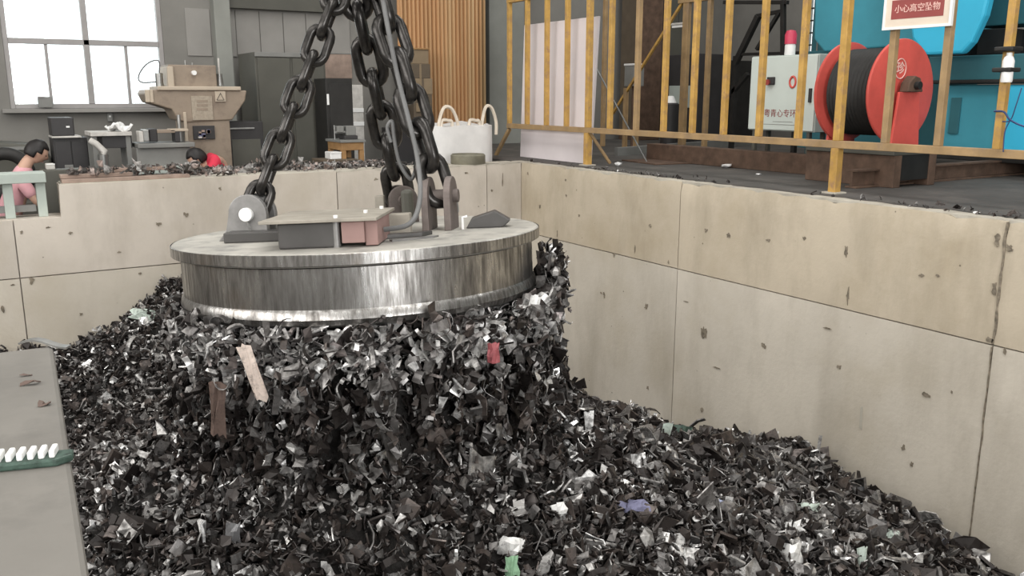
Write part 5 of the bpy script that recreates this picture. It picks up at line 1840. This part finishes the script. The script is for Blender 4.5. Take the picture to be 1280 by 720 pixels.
def person(label, loc, rz, shirt, head_z, stoop, hump=0.0):
    """seated worker facing local +x, leaning forward by stoop (0..1); loc is on the floor"""
    root = thing('person', label, 'person', loc, rz)
    hip = Vector((0, 0, 0.48))
    neck_h = head_z - 0.21 - hip.z
    a = stoop
    chest = hip + Vector((math.sin(a) * neck_h * 0.62, 0, math.cos(a * 0.8) * neck_h * (0.66 + 0.5 * hump)))
    neck = hip + Vector((math.sin(a) * neck_h * 1.0, 0, neck_h))
    head = neck + Vector((0.06 + 0.04 * a, 0, 0.065))
    J = {'hip': (hip, (0.14, 0.12)), 'belly': ((hip + chest) / 2, (0.13, 0.11)), 'chest': (chest, (0.15, 0.11)), 'neck': (neck, 0.06), 'head0': (head, 0.06)}
    E_ = [('hip', 'belly'), ('belly', 'chest'), ('chest', 'neck'), ('neck', 'head0')]
    Js, Es = {'b0': ((hip + Vector((0, 0, 0.02))), (0.155, 0.135)), 'b1': ((hip + chest) / 2, (0.145, 0.125)), 'b2': (chest, (0.165, 0.13)), 'b3': (neck - Vector((0.01, 0, 0.03)), 0.075)}, [('b0', 'b1'), ('b1', 'b2'), ('b2', 'b3')]
    Jt, Et = {'t0': (hip, (0.15, 0.13))}, []
    for s, n_ in ((1, 'l'), (-1, 'r')):
        sh = chest + Vector((0.02, 0.185 * s, 0.07))
        el = sh + Vector((0.13, 0.05 * s, -0.24))
        wr_ = el + Vector((0.22, -0.06 * s, 0.02))
        pm = wr_ + Vector((0.06, -0.01 * s, 0.0))
        J.update({n_ + 'sh': (sh, 0.055), n_ + 'el': (el, 0.042), n_ + 'wr': (wr_, 0.028), n_ + 'pm': (pm, (0.035, 0.016))})
        E_ += [('chest', n_ + 'sh'), (n_ + 'sh', n_ + 'el'), (n_ + 'el', n_ + 'wr'), (n_ + 'wr', n_ + 'pm')]
        for f in range(4):
            b0 = pm + Vector((0.035, (f - 1.5) * 0.019, 0))
            l = (0.075, 0.085, 0.08, 0.062)[f]
            J.update({n_ + 'f%da' % f: (b0, 0.009), n_ + 'f%db' % f: (b0 + Vector((l * 0.55, 0, -0.008)), 0.0085), n_ + 'f%dc' % f: (b0 + Vector((l * 0.9, 0, -0.03)), 0.0075)})
            E_ += [(n_ + 'pm', n_ + 'f%da' % f), (n_ + 'f%da' % f, n_ + 'f%db' % f), (n_ + 'f%db' % f, n_ + 'f%dc' % f)]
        J.update({n_ + 'ta': (pm + Vector((0.005, -0.035 * s, -0.01)), 0.010), n_ + 'tb': (pm + Vector((0.035, -0.05 * s, -0.02)), 0.009)})
        E_ += [(n_ + 'pm', n_ + 'ta'), (n_ + 'ta', n_ + 'tb')]
        hp_ = hip + Vector((0.02, 0.09 * s, -0.02))
        kn = hip + Vector((0.43, 0.13 * s, 0.02))
        an = Vector((0.40, 0.13 * s, 0.09))
        to = Vector((0.56, 0.14 * s, 0.04))
        J.update({n_ + 'hp': (hp_, 0.085), n_ + 'kn': (kn, 0.058), n_ + 'an': (an, 0.04), n_ + 'to': (to, (0.045, 0.03))})
        E_ += [('hip', n_ + 'hp'), (n_ + 'hp', n_ + 'kn'), (n_ + 'kn', n_ + 'an'), (n_ + 'an', n_ + 'to')]
        Js.update({n_ + 's': (sh, 0.07), n_ + 'e': (sh.lerp(el, 0.75), 0.06)})
        Es += [('b2', n_ + 's'), (n_ + 's', n_ + 'e')]
        Jt.update({n_ + 'h': (hp_, 0.098), n_ + 'k': (kn, 0.072), n_ + 'a': (an + Vector((0, 0, 0.02)), 0.055)})
        Et += [('t0', n_ + 'h'), (n_ + 'h', n_ + 'k'), (n_ + 'k', n_ + 'a')]
    body = skin_obj('body', J, E_, M['skin'], root)
    skin_obj('shirt', Js, Es, shirt, root)
    skin_obj('trousers', Jt, Et, M['trousers'], root)
    # head with face, joined to the neck
    hm = Matrix.Translation(head + Vector((0.02, 0, 0.02))) @ Matrix.Rotation(0.35 + 0.5 * a, 4, 'Y')
    bm = bmesh.new()
    bmesh.ops.create_uvsphere(bm, u_segments=28, v_segments=20, radius=1.0)
    for v in bm.verts:
        x, y, z = v.co
        v.co = Vector((x * 0.098, y * 0.078, z * 0.118))
        if z < 0:
            v.co.y *= 1 - 0.28 * (-z)
            v.co.x *= 1 - 0.12 * (-z)
        if x > 0.75:
            v.co.x += 0.024 * math.exp(-((y / 0.16) ** 2 + ((z + 0.12) / 0.22) ** 2)) + 0.008 * math.exp(-((y / 0.3) ** 2 + ((z + 0.55) / 0.1) ** 2))
            v.co.x -= 0.010 * math.exp(-(((abs(y) - 0.36) / 0.14) ** 2 + ((z - 0.05) / 0.12) ** 2))
        if abs(y) > 0.93 and abs(z) < 0.3:
            v.co.y *= 1.16
        v.co = hm @ v.co
    me = bpy.data.meshes.new('head')
    bm.to_mesh(me)
    bm.free()
    me.polygons.foreach_set('use_smooth', [True] * len(me.polygons))
    me.materials.append(M['skin'])
    hd_ = bpy.data.objects.new('head', me)
    COL.objects.link(hd_)
    hd_.parent = body
    for s in (1, -1):
        MB().lathe([(0, -0.009), (0.007, -0.006), (0.009, 0), (0.007, 0.006), (0, 0.009)], 10, M=hm @ Matrix.Translation((0.083, 0.029 * s, 0.006))).build('eye', M['black'], hd_, smooth=60)
    MB().box(0.088, 0.094, -0.022, 0.022, -0.068, -0.062, hm).build('mouth', M['pc_red'], hd_)
    bm = bmesh.new()
    bmesh.ops.create_uvsphere(bm, u_segments=28, v_segments=18, radius=1.0)
    dele = [v for v in bm.verts if (v.co.x > 0.45 and v.co.z < 0.42) or v.co.z < -0.55 or (v.co.x > 0.1 and v.co.z < -0.1)]
    bmesh.ops.delete(bm, geom=dele, context='VERTS')
    for v in bm.verts:
        x, y, z = v.co
        k = 1.0 + 0.05 * noise.noise(Vector((x * 5, y * 5, z * 5)))
        v.co = hm @ Vector((x * 0.112 * k - 0.006, y * 0.092 * k, z * 0.134 * k))
    me = bpy.data.meshes.new('hair')
    bm.to_mesh(me)
    bm.free()
    me.polygons.foreach_set('use_smooth', [True] * len(me.polygons))
    me.materials.append(M['hair'])
    hr = bpy.data.objects.new('hair', me)
    COL.objects.link(hr)
    hr.parent = root
    so = hr.modifiers.new('thick', 'SOLIDIFY')
    so.thickness = 0.012
    return root


def stool(loc, h, label):
    t = thing('stool', label, 'stool', loc)
    MB().lathe([(0, h - 0.04), (0.16, h - 0.04), (0.17, h - 0.02), (0.16, h), (0, h)], 24).build('seat', M['wood'], t, smooth=40)
    for k in range(4):
        an = PI / 4 + k * PI / 2
        MB().bar((0.15 * math.cos(an), 0.15 * math.sin(an), 0), (0.11 * math.cos(an), 0.11 * math.sin(an), h - 0.04), 0.03).build('leg', M['wood'], t)


hp1 = at(40, 181, 'y', 10.2)
person('seated worker in a pink shirt bending forward at the far left', (hp1.x - 0.33, 10.2, ZF), 0.0, M['shirt_pink'], hp1.z - ZF + 0.05, 0.42)
stool((hp1.x - 0.33, 10.2, ZF), 0.36, 'wooden stool under the worker in the pink shirt')
hp2 = at(266, 191, 'y', 10.45)
person('worker with black hair in a red top crouched behind the back wall', (hp2.x + 0.22, 10.45, ZF), PI * 0.97, M['shirt_red'], hp2.z - ZF + 0.06, 0.6, 1.0)
stool((hp2.x + 0.22, 10.45, ZF), 0.36, 'wooden stool under the worker in the red top')
